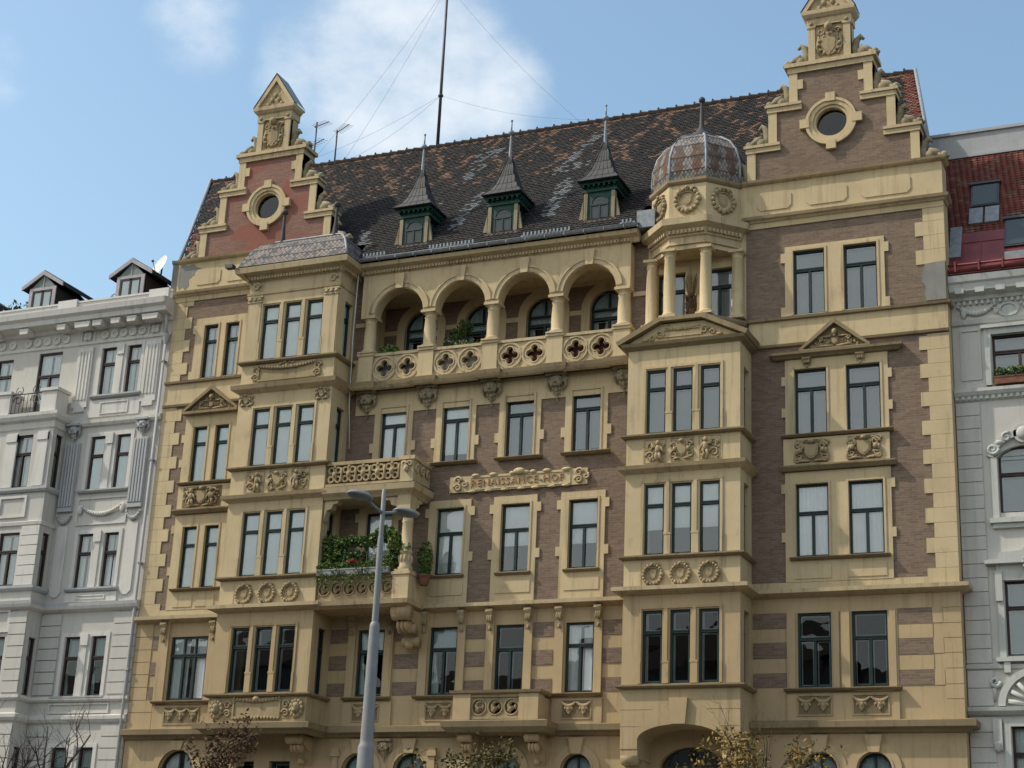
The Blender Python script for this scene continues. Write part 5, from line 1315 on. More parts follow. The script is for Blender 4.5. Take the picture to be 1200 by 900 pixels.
# ---- three spired dormers
def dormer(cx):
    q = MB(); y0 = -.20
    q.box(cx - .47, cx + .47, y0 + .06, 1.6, 25.9, 27.36)
    q.box(cx - .60, cx + .60, y0 + .03, .9, 26.98, 27.38); q.box(cx - .68, cx + .68, y0 - .10, 1.0, 27.27, 27.36); q.box(cx - .64, cx + .64, y0 - .04, .95, 27.0, 27.08)
    for k in range(7): q.box(cx - .6 + k * .19, cx - .54 + k * .19, y0 - .12, y0 + .06, 27.18, 27.27)
    q.T = side_right(cx + .6, y0)
    for k in range(5): q.box(.05 + k * .2, .12 + k * .2, -.08, .05, 27.18, 27.27)
    q.T = None
    for s_ in (-1, 1): q.box(cx + s_ * .36, cx + s_ * .47, y0 + .02, y0 + .07, 25.9, 27.0); q.prism([(cx + s_ * .36, 26.55), (cx + s_ * .36, 27.0), (cx, 27.0), (cx, 26.9), (cx + s_ * .2, 26.85)], y0 + .015, y0 + .07)
    d = q.build('dormer', 'green2', B)
    for s_ in (-1, 1):
        q = MB(); q.box(cx + s_ * .57, cx + s_ * .44, y0 - .02, y0 + .16, 25.86, 26.98); q.prism([(cx + s_ * .60, 25.7), (cx + s_ * .86, 25.7), (cx + s_ * .76, 26.0), (cx + s_ * .62, 26.7)], y0 + .02, y0 + .12); q.build('dormer_jamb', 'statue', d)
    q = MB(); q.box(cx - .66, cx + .66, y0 - .1, y0 + .2, 25.78, 25.88); q.build('dormer_sill', 'trim', d)
    q = MB(); q.frame(cx - .34, cx + .34, 25.92, 26.55, .05, y0 + .0, y0 + .06); q.ring(cx, 26.55, .28, .34, y0 + .0, y0 + .06, 16, 0, math.pi); q.box(cx - .03, cx + .03, y0 - .01, y0 + .06, 25.92, 26.5); q.box(cx - .32, cx + .32, y0 - .01, y0 + .06, 26.48, 26.54)
    q.build('dormer_window', 'green', d)
    q = MB(); q.add([(cx - .31, y0 + .03, 25.94), (cx + .31, y0 + .03, 25.94)] + [(cx + .31 * math.cos(t), y0 + .03, 26.54 + .31 * math.sin(t)) for t in [math.pi * i / 12 for i in range(13)]], [tuple(range(15))]); q.build('pane', 'sky_pane', d)
    q = MB(); yc = .2
    pr = [(.77, 27.38), (.56, 27.60), (.41, 27.88), (.28, 28.25), (.15, 28.75), (.05, 29.12)]
    R4 = [[(cx + s * r, yc + t * r * .86, z) for s, t in ((-1, -1), (1, -1), (1, 1), (-1, 1))] for r, z in pr]
    q.add(R4[0], [(3, 2, 1, 0)])
    for i in range(5):
        for k in range(4):
            q.add([R4[i][k], R4[i][(k + 1) % 4], R4[i + 1][(k + 1) % 4], R4[i + 1][k]], [(0, 1, 2, 3)])
            for m_ in range(1, 5):   # sheet seams
                A_, B_, C_, D_ = [Vector(v) for v in (R4[i][k], R4[i][(k + 1) % 4], R4[i + 1][(k + 1) % 4], R4[i + 1][k])]
                f = m_ / 5; q.tube([A_.lerp(B_, f), D_.lerp(C_, f)], .011, 4)
            q.tube([R4[i][k], R4[i][(k + 1) % 4]], .014, 4); q.tube([R4[i][k], R4[i + 1][k]], .025, 4)
    q.build('spire_roof', 'lead', d)
    q = MB(); q.lathe([(.07, 29.05), (.05, 29.6), (.035, 30.0)], cx, yc, 8); q.ell((cx, yc, 30.05), .11, seg=10, rings=7); q.tube([(cx, yc, 30.1), (cx, yc, 30.52)], .028, 6); q.ell((cx, yc, 30.54), .05, seg=6, rings=4); q.build('dormer_finial', 'zinc', d)
    q = MB(); q.T = side_right(cx + .62, y0 + .1)
    q.prism([(0, 25.7), (1.2, 27.3), (1.2, 26.9), (.35, 25.7)], -.06, .0); q.build('dormer_cheek', 'zinc', d)
for cx in (10.16, 13.68, 17.33): dormer(cx)
q = MB(); q.box(18.86, 19.5, -.62, .1, 25.22, 25.85); q.build('eaves_flashing', 'zinc', B)
# hanging conductor, bare cement patch
q = MB(); q.tube([(8.2, -.5, 25.2), (8.12, -.42, 22.5), (8.12, -.3, 20.0), (8.16, -.12, 18.4)], .022, 5); q.build('conductor_cable', 'sash', B)
q = MB()
cp = [(28.32, 21.70), (28.93, 21.70), (28.93, 23.0), (28.30, 22.95), (28.22, 22.62), (28.18, 22.36), (28.3, 22.2), (28.26, 21.95)]
q.prism(cp, -.058, -.0); q.build('bare_plaster_patch', 'cement', B)
q = MB(); q.prism([(.02, 25.62), (.12, 25.42), (.26, 25.52), (.38, 25.36), (.55, 25.55), (.5, 25.8), (.72, 25.95), (.98, 26.02), (1.05, 26.2), (.8, 26.28), (.66, 26.42), (.42, 26.36), (.25, 26.44), (.02, 26.38)], -.058, .0); q.build('bare_plaster_patch', 'cement', B)

# ================================================================== white apartment building on the left
L = thing('apartment_building', "white stucco apartment building with brown window frames and dark dormers, left of the ochre one", 'building', (-6, 0, 0))
LX0 = -16.0
pw = [((-3.12, -2.48), (-1.93, -1.33))]
lev = [(21.42, 23.37), (17.66, 19.78), (13.90, 15.97), (9.93, 12.11), (6.0, 8.13)]
HW = [(a, c, z0, z1) for z0, z1 in lev for a, c in pw[0]] + [(-6.17, -5.05, 20.75, 23.45), (-8.2, -7.42, 21.4, 23.35), (-11.0, -10.2, 21.4, 23.35)]
for z0, z1 in lev[1:]: HW += [(-11.6, -10.9, z0, z1), (-13.2, -12.5, z0, z1)]
b = MB(); b.wall(LX0, -0.03, 0, 24.2, 0, HW + [(-8.6, -4.8, 4.0, 20.2)] + [(x, x + 1.6, .8, 3.9) for x in (-3.0, -11.5, -14)], .25)
b.add([(LX0, 0, 0), (LX0, 12, 0), (LX0, 12, 25), (LX0, 0, 25)], [(0, 1, 2, 3)]); b.add([(LX0, 12, 0), (-5.5, 12, 0), (-5.5, 12, 25), (LX0, 12, 25)], [(0, 1, 2, 3)])
b.build('wall', 'white', L)
b = MB()
for z in (5, 8.9, 12.9, 16.9, 20.7, 24.3): b.add([(LX0, .27, z), (-.1, .27, z), (-5.4, 11.9, z), (LX0, 11.9, z)], [(0, 1, 2, 3)])
b.add([(LX0, 4.5, 0), (-2.2, 4.5, 0), (-2.2, 4.5, 24.4), (LX0, 4.5, 24.4)], [(0, 1, 2, 3)])
b.add([(-4.2, .3, 0), (-4.2, 4.5, 0), (-4.2, 4.5, 24.3), (-4.2, .3, 24.3)], [(0, 1, 2, 3)]); b.build('inner_floor', 'inside', L)
for i, h in enumerate(HW):
    lvl = min(4, i // 2); 
    window(L, *h, .06, ['lace', 'lace', 'blind', 'blind', 'lace', 'lace', 'sides', 'sides', 'sides', 'sides'][i] if i < 10 else ('sides' if i > 12 else 'lace'), mull=(1 if h[1] - h[0] > 1 else 0), fm='brownframe', tr=.36 if i >= 2 else .34, ajar=(i == 5))
# bay of the white house
q = MB(); bx0, bx1, by = -9.05, -4.33, -.8
BW2 = [(-6.16, -5.24), (-7.95, -7.05)]
blev = [(17.72, 19.82, 'lace'), (13.95, 15.98, 'lace'), (9.95, 12.05, 'sides'), (6.1, 8.1, 'sides')]
q.wall(bx0, bx1, 4.2, 20.4, by, [(a, c, z0, z1) for z0, z1, k in blev for a, c in BW2], .2)
q.T = side_right(bx1, by); q.wall(0, .8, 4.2, 20.4, 0, [(.22, .60, z0, z1) for z0, z1, k in blev], .2)
q.T = side_left(bx0, 0); q.wall(0, .8, 4.2, 20.4, 0, (), .2); q.T = None
q.build('bay_wall', 'white', L)
for z0, z1, k in blev:
    for a, c in BW2: window(L, a, c, z0, z1, by + .06, k, mull=1, fm='brownframe', tr=.36)
    window(L, .22, .60, z0, z1, .06, 'lace', T=side_right(bx1, by), mull=0, fm='brownframe', tr=.36)
pathW = [(LX0, 0), (bx0, 0), (bx0, by), (bx1, by), (bx1, 0), (-.03, 0)]
def lcourse(name, prof, path, mat='white_trim', mats=None):
    q = MB(); q.sweep(prof, path, None, mats); return q.build(name, mat, L)
lcourse('string_course', [(0, 13.0), (.1, 13.04), (.2, 13.1), (.24, 13.2), (.25, 13.32), (0, 13.38)], pathW, ['white_trim', 'white_grey'], [0, 0, 0, 1, 1])
lcourse('string_course', [(0, 8.95), (.08, 9.0), (.15, 9.1), (.16, 9.22), (0, 9.28)], pathW)
lcourse('string_course', [(0, 9.72), (.08, 9.74), (.14, 9.80), (.14, 9.90), (0, 9.93)], pathW)
lcourse('bay_cornice', [(0, 20.0), (.05, 20.05), (.08, 20.28), (.2, 20.36), (.26, 20.5), (.27, 20.62), (-.75, 20.68)], [(bx0, 0), (bx0, by), (bx1, by), (bx1, 0)])
lcourse('bay_sill', [(0, 17.5), (.08, 17.52), (.14, 17.6), (.14, 17.7), (0, 17.72)], [(bx0, 0), (bx0, by), (bx1, by), (bx1, 0)], 'white_grey')
lcourse('bay_sill', [(0, 13.72), (.08, 13.74), (.14, 13.82), (.14, 13.92), (0, 13.94)], [(bx0, 0), (bx0, by), (bx1, by), (bx1, 0)], 'white_grey')
lcourse('bay_string_course', [(0, 16.2), (.06, 16.24), (.08, 16.36), (0, 16.4)], [(bx0, 0), (bx0, by), (bx1, by), (bx1, 0)])
lcourse('string_course', [(0, 20.18), (.08, 20.2), (.14, 20.3), (.15, 20.42), (0, 20.46)], [(bx1 + .02, 0), (-.03, 0)])
lcourse('frieze_moulding', [(0, 23.58), (.05, 23.6), (.07, 23.7), (0, 23.74)], [(LX0, 0), (-.03, 0)])
lcourse('roof_cornice', [(0, 24.18), (.08, 24.22), (.10, 24.36), (.55, 24.44), (.58, 24.62), (.70, 24.72), (.74, 24.94), (.5, 25.0), (-.2, 25.04)], [(LX0, 0), (-.02, 0)], ['white_trim', 'white_grey'], [0, 0, 0, 0, 0, 0, 1, 1])
b = MB(); b.box(LX0, -.12, -.10, .15, 24.99, 25.38); b.box(LX0, -.1, -.14, .2, 25.38, 25.45)
for x in (-5.0, -.7, -9.3): b.cut().box(x - .45, x + .45, -.2, .3, 24.99, 25.52)
b.build('parapet', 'white_trim', L)
for x in (-.75, -1.6, -2.35, -3.2, -3.9, -4.9, -6.7, -8.2, -9.7, -11.2):
    b = MB(); w = .22 if x not in (-.75, -3.9) else .38
    b.prism([(x - w, 24.38), (x + w, 24.38), (x + w * .85, 24.16), (x - w * .85, 24.16)], -.52, -.0); b.build('cornice_bracket', 'white_trim', L)
for c0, c1 in ((-3.3, -1.15), (-7.0, -4.7), (-9.8, -7.3)):
    b = MB(); n = int((c1 - c0) / .43)
    for i in range(n): b.ring(c0 + (i + .5) * (c1 - c0) / n, 23.92, .09, .17, -.06, .01, 16); b.disc(c0 + (i + .5) * (c1 - c0) / n, 23.92, .1, -.03, 12)
    b.build('disc_frieze', 'white_trim', L)
for cx in (-.76, -3.9):
    b = MB(); b.frame(cx - .33, cx + .33, 23.62, 24.25, .05, -.04, .01)
    for k in range(4): b.ell((cx + .11 * math.cos(k * 1.571 + .78), -.04, 23.93 + .11 * math.sin(k * 1.571 + .78)), (.11, .05, .11), seg=8, rings=4)
    b.build('rosette', 'white_trim', L)
    b = MB(); b.box(cx - .35, cx + .35, -.07, .01, 21.0, 23.45); b.box(cx - .24, cx + .24, -.07, .01, 20.82, 21.0)
    for k in range(4): b.box(cx - .27 + k * .15, cx - .19 + k * .15, -.105, -.065, 21.3, 23.3)
    b.build('fluted_pilaster', 'white_trim', L)
    b = MB(); b.box(cx - .33, cx + .33, -.10, .01, 17.0, 19.55)
    for k in range(5): b.box(cx - .30 + k * .13, cx - .22 + k * .13, -.15, -.095, 17.05, 19.5)
    mask(b, cx, 20.3, .8, -.04); swag(b, cx - .3, cx + .3, 16.7, -.04, .25, 9, .06); b.box(cx - .33, cx + .33, -.13, .01, 16.86, 17.0); b.build('mask_pilaster', 'white_grey', L)
    b = MB(); b.prism([(cx - .25, 13.75), (cx - .1, 13.6), (cx + .1, 13.6), (cx + .25, 13.75), (cx + .25, 16.3), (cx - .25, 16.3)], -.05, .01); b.build('wall_panel', 'white_trim', L)
b = MB(); swag(b, -3.1, -1.35, 17.0, -.04, .3, 16, .06); b.frame(-3.35, -1.1, 16.3, 17.35, .05, -.04, .01); b.ell((-1.3, -.05, 16.9), (.12, .06, .2)); b.ell((-3.2, -.05, 16.9), (.12, .06, .2)); b.build('garland_panel', 'white_trim', L)
for z0, z1 in ((20.52, 21.25), (13.35, 13.75)):
    b = MB(); b.box(-3.4, -1.1, -.05, .01, z0 + .03, z1 - .03); b.frame(-2.9, -1.6, z0 + .12, z1 - .12, .04, -.08, -.04); b.build('apron_panel', 'white_trim', L)
b = MB(); b.frame(-3.5, -.85, 9.32, 9.68, .05, -.05, .01); b.build('apron_panel', 'white_trim', L)
for k, (z0, z1) in enumerate(lev):
    b = MB(); z0s = z0 - .02
    for a, c in pw[0]: b.frame(a - .17, c + .17, z0s, z1 + .14, .15, -.04, .01, None, 0)
    b.box(-2.32, -2.1, -.08, .01, z0s, z1 + .1)
    b.box(-2.36, -2.06, -.12, .01, z1 - .35, z1 + .06); b.build('window_surround', 'white_trim', L)
    b = MB(); b.sweep([(0, z0 - .14), (.1, z0 - .12), (.16, z0 - .06), (.16, z0), (0, z0 + .01)], [(-3.4, 0), (-1.08, 0)]); b.build('window_sill', 'white_grey', L)
b = MB()
for z0, z1 in ((9.98, 12.95), (5.2, 8.9)):
    n = round((z1 - z0) / .43); h = (z1 - z0) / n
    for k in range(n):
        pass
    for xa, xb, ya in ((-1.05, -.05, 0), (-4.3, -3.4, 0), (-5.1, bx1, by), (-7.0, -6.3, by)):
        b.cut()
        for k in range(n): b.box(xa, xb, ya - .06, ya + .01, z0 + k * h + .02, z0 + (k + 1) * h - .015)
b.build('rusticated_block', 'white', L)
b = MB()
b.cut()
for k in range(6): b.box(-5.15, bx1, by - .05, by + .01, 13.95 + k * .38, 14.3 + k * .38)
for z in (16.5, 12.15): b.cut().frame(-6.4, -5.1, z + .05, z + .9, .1, by - .06, by + .01); 
for a in (-5.0, -6.45): b.cut().box(a, a + .5, by - .06, by + .01, 17.75, 19.9); b.box(a, a + .5, by - .1, by + .01, 19.55, 19.85)
b.build('bay_dressing', 'white_trim', L)
# terrace over the bay with iron railing between piers
for x in (-4.68, -6.9): 
    b = MB(); b.box(x - .36, x + .36, by - .1, by + .6, 20.62, 21.5); b.box(x - .42, x + .42, by - .16, by + .66, 21.5, 21.62); b.build('terrace_pier', 'white_trim', L)
b = MB(); b.tube([(-6.54, by, 21.5), (-5.04, by, 21.5)], .025, 5); b.tube([(-6.54, by, 20.75), (-5.04, by, 20.75)], .02, 5)
for k in range(9): b.tube([(-6.5 + k * .18, by, 20.7), (-6.5 + k * .18, by, 21.5)], .014, 4)
for cx in (-6.2, -5.4):
    for s_ in (-1, 1):
        pts = [(cx + s_ * .25 * (1 - t * .85) * math.cos(5 * t), by, 21.2 + .3 * (1 - t * .85) * math.sin(5 * t)) for t in [i / 12 for i in range(13)]]; b.tube(pts, .018, 5)
        pts = [(cx + s_ * .2 * (1 - t * .85) * math.cos(5 * t + 2), by, 21.62 + .2 * (1 - t * .85) * math.sin(5 * t + 2)) for t in [i / 10 for i in range(11)]]; b.tube(pts, .016, 5)
b.build('iron_railing', 'metal', L)
b = MB(); b.tube([(-.17, -.12, 0.3), (-.17, -.12, 23.3)], .055, 8); b.lathe([(.06, 23.2), (.13, 23.45), (.14, 23.6)], -.17, -.12, 10); b.tube([(-.17, -.12, 23.6), (-.17, -.3, 24.4)], .05, 8)
for k in range(6): b.box(-.25, -.09, -.2, 0, 3 + k * 3.9, 3.05 + k * 3.9)
b.build('downpipe', 'white_grey', L)
# low roof, dormers, rail
b = MB(); b.add([(LX0, .2, 25.3), (-.3, .2, 25.3), (-2.1, 4.2, 26.75), (LX0, 4.2, 26.75)], [(0, 1, 2, 3)]); b.add([(LX0, 4.2, 26.75), (-2.1, 4.2, 26.75), (-5.5, 12, 24.5), (LX0, 12, 24.5)], [(0, 1, 2, 3)])
lr = b.build('roof', 'tile_brown', L)
b = MB(); 
for (x0, z) in ((-6.0, 27.45), (-5.0, 27.35)): b.tube([(x0, 3.8, 26.4), (x0, 3.8, z)], .022, 5)
b.tube([(-6.9, 3.8, 26.3), (-6.0, 3.8, 27.45), (-3.9, 3.8, 27.5)], .022, 5); b.tube([(-5.6, 3.8, 26.4), (-5.2, 3.8, 27.0), (-3.9, 3.8, 27.1)], .02, 5); b.build('roof_rail', 'box_grey', lr)
def shed_dormer(cx):
    b = MB(); y0 = 1.0; hw = .66
    b.box(cx - hw, cx + hw, y0, 2.9, 25.3, 26.78); b.prism([(cx - hw - .02, 26.75), (cx + hw + .02, 26.75), (cx, 27.4)], y0 + .02, 3.2)
    d = b.build('dormer', 'dark_clad', L)
    b = MB(); b.prism([(cx - hw * .92, 26.78), (cx + hw * .92, 26.78), (cx, 27.36)], y0 - .03, y0 + .02); b.build('dormer_gable_panel', 'slate_green', d)
    b = MB(); b.box(cx - .02, cx + .02, y0 - .05, y0, 26.8, 27.3); b.box(cx - hw, cx + hw, y0 - .05, y0, 26.68, 26.8)
    for s_ in (-1, 1): b.box(cx + s_ * hw, cx + s_ * (hw - .16), y0 - .06, y0 + .05, 25.3, 26.7)
    b.build('dormer_trim', 'grey_board', d)
    b = MB()
    for s_ in (-1, 1):
        b.prism([(cx, 27.36), (cx + s_ * 1.02, 26.76), (cx + s_ * 1.02, 26.93), (cx, 27.56)], y0 - .08, 3.2, 1); b.prism([(cx, 27.34), (cx + s_ * 1.03, 26.73), (cx + s_ * 1.03, 26.90), (cx, 27.53)], y0 - .13, y0 - .08, 0)
    b.build('dormer_roof', ['grey_board', 'dark_clad'], d)
    b = MB(); b.frame(cx - .48, cx + .48, 25.5, 26.66, .07, y0 - .05, y0 + .02); b.box(cx - .05, cx + .05, y0 - .05, y0 + .02, 25.5, 26.66); b.build('dormer_window', 'dark_clad', d)
    b = MB(); b.quad(cx - .45, cx + .45, y0 - .025, 25.5, 26.62); b.build('pane', 'glass', d); b = MB(); b.quad(cx - .45, cx + .45, y0 - .010, 25.5, 26.62); b.build('blind', 'curtain', d)
for cx in (-2.98, -7.30, -11.6): shed_dormer(cx)
# chimney wall rising behind, beside the ochre parapet
b = MB(); b.add([(-.02, .02, 25.4), (-1.2, 2.6, 25.4), (-1.2, 2.6, 26.95), (-.02, .02, 26.5)], [(3, 2, 1, 0)]); b.T = slant(-.05, .05, math.pi - math.atan2(12, 5.57)); b.box(.0, 2.6, -.0, .25, 25.3, 26.55); b.box(-.05, 2.7, -.08, .3, 26.55, 26.66); b.build('fire_wall', 'cement', L)

# ================================================================== pale grey building on the right
G_ = thing('apartment_building', "pale grey apartment building with red tiled roof and carved window crowns, at the right edge", 'building', (33, .5, 0))
GX1, GY = 44.0, .5
gx = [(30.15, 31.75), (33.2, 34.8), (36.3, 37.9), (39.4, 41.0)]
HG = []
for a, c in gx: HG += [(a, c, 19.0, 20.55), (a, c, 14.88, 16.95), (a, c, 10.6, 12.82), (a, c, 6.3, 8.6)]
b = MB(); b.wall(28.97, GX1, 0, 22.0, GY, HG + [(x, x + 2, .6, 3.8) for x in (30.5, 34, 37.5)], .2)
for a, c in gx:
    cx = (a + c) / 2; r = .8
    for s_ in (-1, 1): b.prism([(cx + s_ * r, 16.95)] + [(cx + s_ * r * math.cos(t), 16.55 + .4 * math.sin(t)) for t in [math.pi / 2 * i / 8 for i in range(9)]], GY + .003, GY + .2)
b.add([(GX1, GY, 0), (GX1, 12, 0), (GX1, 12, 22), (GX1, GY, 22)], [(0, 1, 2, 3)]); b.add([(25.6, 12, 0), (GX1, 12, 0), (GX1, 12, 22), (25.6, 12, 22)], [(0, 1, 2, 3)])
b.build('wall', 'pale', G_)
b = MB()
for z in (4.4, 9.3, 13.8, 18.2, 22.1): b.add([(28.6, GY + .25, z), (GX1, GY + .25, z), (GX1, 12, z), (26, 12, z)], [(0, 1, 2, 3)])
b.add([(28, 5, 0), (GX1, 5, 0), (GX1, 5, 22), (28, 5, 22)], [(0, 1, 2, 3)]); b.build('inner_floor', 'inside', G_)
for i, h in enumerate(HG): window(G_, *h, GY + .13, ['grey', 'grey', 'grey', 'lace'][i % 4], mull=1, fm='brownframe', tr=[.36, .42, .36, .35][i % 4])
def gcourse(name, prof, mat='pale_trim', mats=None, y=GY, x0=28.97):
    q = MB(); q.sweep(prof, [(x0, y), (GX1, y)], None, mats); return q.build(name, mat, G_)
gcourse('roof_cornice', [(0, 21.72), (.08, 21.75), (.10, 21.86), (.34, 21.98), (.38, 22.2), (.44, 22.26), (.48, 22.46), (.3, 22.52), (-.2, 22.54)])
gcourse('string_course', [(0, 18.42), (.06, 18.46), (.08, 18.56), (.14, 18.60), (.20, 18.70), (.2, 18.80), (0, 18.86)])
gcourse('string_course', [(0, 10.20), (.08, 10.24), (.10, 10.34), (0, 10.38)]); gcourse('string_course', [(0, 8.86), (.1, 8.9), (.22, 9.0), (.24, 9.10), (0, 9.14)]); gcourse('frieze_moulding', [(0, 20.92), (.08, 20.95), (.12, 21.08), (0, 21.12)])
q = MB(); n = int((GX1 - 29) / .18)
for i in range(n): q.box(29.0 + i * .18, 29.1 + i * .18, GY - .12, GY + .01, 18.48, 18.58); q.box(29.0 + i * .18, 29.08 + i * .18, GY - .1, GY + .01, 21.60, 21.72)
q.build('dentil_band', 'pale_trim', G_)
for i in range(16):
    q = MB(); x = 29.12 + i * .62
    q.prism([(x, 22.2), (x + .34, 22.2), (x + .3, 21.9), (x + .04, 21.9)], GY - .36, GY - .0); q.build('cornice_bracket', 'pale_trim', G_)
for cx in (29.55, 31.0, 33.9, 36.8):
    q = MB()
    if cx < 30: swag(q, 29.2, 30.3, 21.55, GY - .03, .25, 12, .06); q.ell((29.35, GY - .06, 21.35), (.1, .06, .2))
    else: q.ring(cx - .3, 21.36, .16, .24, GY - .06, GY + .01, 20, sx=1.4); q.disc(cx - .3, 21.36, .15, GY - .03, 16, sx=1.4); swag(q, cx - .7, cx - .6, 21.4, GY - .03, .1, 4); swag(q, cx + .1, cx + .9, 21.5, GY - .03, .2, 10)
    q.build('frieze_relief', 'pale_trim', G_)
q = MB(); q.frame(29.2, 29.82, 19.12, 20.78, .05, GY - .035, GY + .01); q.build('wall_panel', 'pale', G_)
for a, c in gx:
    q = MB(); q.frame(a - .22, c + .22, 18.9, 20.75, .2, GY - .08, GY + .01, None, 0); q.box(a - .3, c + .3, GY - .16, GY + .01, 20.75, 20.86); q.box(a - .2, a - .05, GY - .1, GY + .01, 18.9, 20.1)
    q.build('window_surround', 'pale_trim', G_)
    q = MB(); cx = (a + c) / 2
    q.frame(a - .2, c + .2, 14.7, 16.6, .18, GY - .08, GY + .01, None, .001, .001); q.ring(cx, 16.25, .98, 1.18, GY - .1, GY + .01, 18, .35, math.pi - .35); q.box(a - .3, c + .3, GY - .18, GY + .01, 14.55, 14.70); q.box(a - .22, c + .22, GY - .1, GY + .01, 14.4, 14.55)
    for s_ in (-1, 1): scroll(q, cx + s_ * .92, 16.85, .18, GY - .06, 0, 1.4, s_, .06); scroll(q, cx + s_ * .5, 17.2, .15, GY - .06, 1, 1.3, -s_, .05); q.ell((cx + s_ * .72, GY - .08, 17.05), (.14, .07, .08))
    q.ell((cx, GY - .1, 17.3), (.22, .1, .22)); q.ring(cx, 17.3, .2, .3, GY - .1, GY, 18); q.build('window_crown', 'pale_trim', G_)
    q = MB(); q.frame(a - .2, c + .2, 10.5, 13.0, .18, GY - .08, GY + .01, None, 0); q.box(a - .3, c + .3, GY - .18, GY + .01, 10.42, 10.54); q.box(a - .1, a + .08, GY - .14, GY + .01, 10.1, 10.42)
    q.box(a - .24, a - .04, GY - .14, GY + .01, 12.2, 13.1)
    q.prism([(a - .5, 13.3), (a - .5, 13.4), (a - .1, 13.45), (a - .05, 13.62), (cx - .25, 13.66), (cx, 13.9), (cx + .25, 13.66), (c + .05, 13.62), (c + .1, 13.45), (c + .5, 13.4), (c + .5, 13.3)][::-1], GY - .26, GY + .01); q.box(a - .2, c + .2, GY - .08, GY + .01, 13.0, 13.3)
    wreath(q, cx, 13.3, .2, GY - .2, False, 10); q.build('window_crown', 'pale_trim', G_)
    q = MB(); q.ring(cx, 9.14, .92, 1.12, GY - .14, GY + .01, 20, 0, math.pi)
    for k in range(9): t = math.pi * (k + .5) / 9; q.tube([(cx + .25 * math.cos(t), GY - .02, 9.14 + .25 * math.sin(t)), (cx + .85 * math.cos(t), GY - .05, 9.14 + .85 * math.sin(t))], [.03, .09], 6)
    for s_ in (-1, 1): scroll(q, cx + s_ * 1.18, 9.85, .16, GY - .05, 0, 1.3, s_, .06); q.tube([(cx + s_ * 1.2, GY - .04, 9.7), (cx + s_ * 1.22, GY - .03, 9.3)], [.06, .03], 6)
    q.build('lunette', 'pale_trim', G_)
    q = MB(); q.frame(a - .2, c + .2, 6.2, 8.75, .18, GY - .08, GY + .01, None, 0); q.box(a - .5, a - .25, GY - .12, GY + .01, 7.9, 8.8); q.ell((a - .38, GY - .12, 8.0), (.12, .06, .16)); q.build('window_surround', 'pale_trim', G_)
q = MB()
def rust(z0, z1, h):
    n = round((z1 - z0) / h); h = (z1 - z0) / n
    for i in range(len(gx)):
        q.cut()
        for k in range(n):
            a = 28.99 if i == 0 else gx[i - 1][1] + .45; q.box(a + .001, gx[i][0] - .45, GY - .04, GY + .01, z0 + k * h + .012, z0 + (k + 1) * h - .012)
rust(14.2, 18.4, .42); rust(10.4, 14.2, .42); rust(9.16, 10.2, .42); rust(4.5, 8.85, .43)
q.build('rusticated_block', 'pale', G_)
# red roof with skylights, sheet metal, back wall
RA, RB_, RC = (28.75, .35, 22.62), (28.25, 3.1, 28.02), (GX1, 3.1, 28.02)
q = MB(); q.add([(28.85, .30, 22.5), (28.1, 3.1, 28.02), (GX1, 3.1, 28.02), (GX1, .30, 22.5)], [(3, 2, 1, 0)]); q.add([(28.1, 3.1, 28.02), (GX1, 3.1, 28.02), (GX1, 12, 22), (25.6, 12, 22)], [(0, 1, 2, 3)]); gr = q.build('roof', 'tile_red', G_)
q = MB(); Rd = Vector((0, 2.8, 5.52)); Rl = Rd.length; Rd /= Rl; Rn = Vector((0, -Rd.z, Rd.y)); O_ = Vector((0, .30, 22.5))
for j in range(36):
    s_ = 1.65 + j * .125
    if s_ > Rl - .1: break
    for i in range(80):
        x = 28.8 - s_ * .12 + i * .19
        if x > GX1 - .2 or (30.5 < x and s_ < 2.6): continue
        p0 = O_ + Rd * s_; vs = []
        for dx, ds, dn in ((0, 0, .02), (.06, -.01, .055), (.13, 0, .03), (.19, 0, .02), (.19, .15, .005), (0, .15, .005)):
            v = p0 + Rd * ds + Rn * dn; vs.append((x + dx, v.y, v.z))
        q.add(vs, [(0, 1, 2, 3, 4, 5)], 0 if tr_.random() < .8 else 1, False)
q.build('roof_tiles', ['tile_red', 'tile_rust'], gr)
def onroof(q, x0, x1, s0, s1, h, m=0):
    vs = []
    for x in (x0, x1):
        for s_ in (s0, s1):
            for n_ in (0.0, h):
                v = O_ + Rd * s_ + Rn * n_; vs.append((x, v.y, v.z))
    q.add(vs, [(0, 1, 3, 2), (4, 6, 7, 5), (0, 4, 5, 1), (2, 3, 7, 6), (1, 5, 7, 3), (0, 2, 6, 4)], m, False)
q = MB(); onroof(q, 28.8, 31.2, .25, 1.62, .03); onroof(q, 31.21, GX1, .25, 1.62, .03); onroof(q, 29.9, 29.94, .25, 1.6, .06); onroof(q, 29.35, 29.38, .25, 1.6, .06); onroof(q, 29.3, 31.2, 1.6, 2.1, .05)
q.build('sheet_metal_apron', 'red_sheet', gr)
for x0, x1, s0, s1 in ((29.55, 30.45, 3.35, 4.45), (30.65, 31.95, 1.15, 2.45), (33.2, 34.2, 3.35, 4.45), (35.2, 36.4, 1.15, 2.45)):
    q = MB(); onroof(q, x0, x1, s0, s1, .10); onroof(q, x0 - .05, x1 + .05, s1, s1 + .12, .16); sk = q.build('skylight', 'metal', gr)
    q = MB(); onroof(q, x0 + .06, x1 - .06, s0 + .06, s1 - .04, .115); q.build('pane', 'sky_pane', sk)
q = MB(); q.cut(); onroof(q, 29.52, 29.95, 2.5, 3.28, .09); q.cut(); onroof(q, 30.02, 30.46, 2.5, 3.28, .09); q.cut(); onroof(q, 28.95, 29.32, .9, 2.4, .1); q.build('flashing_sheet', 'zinc', gr)
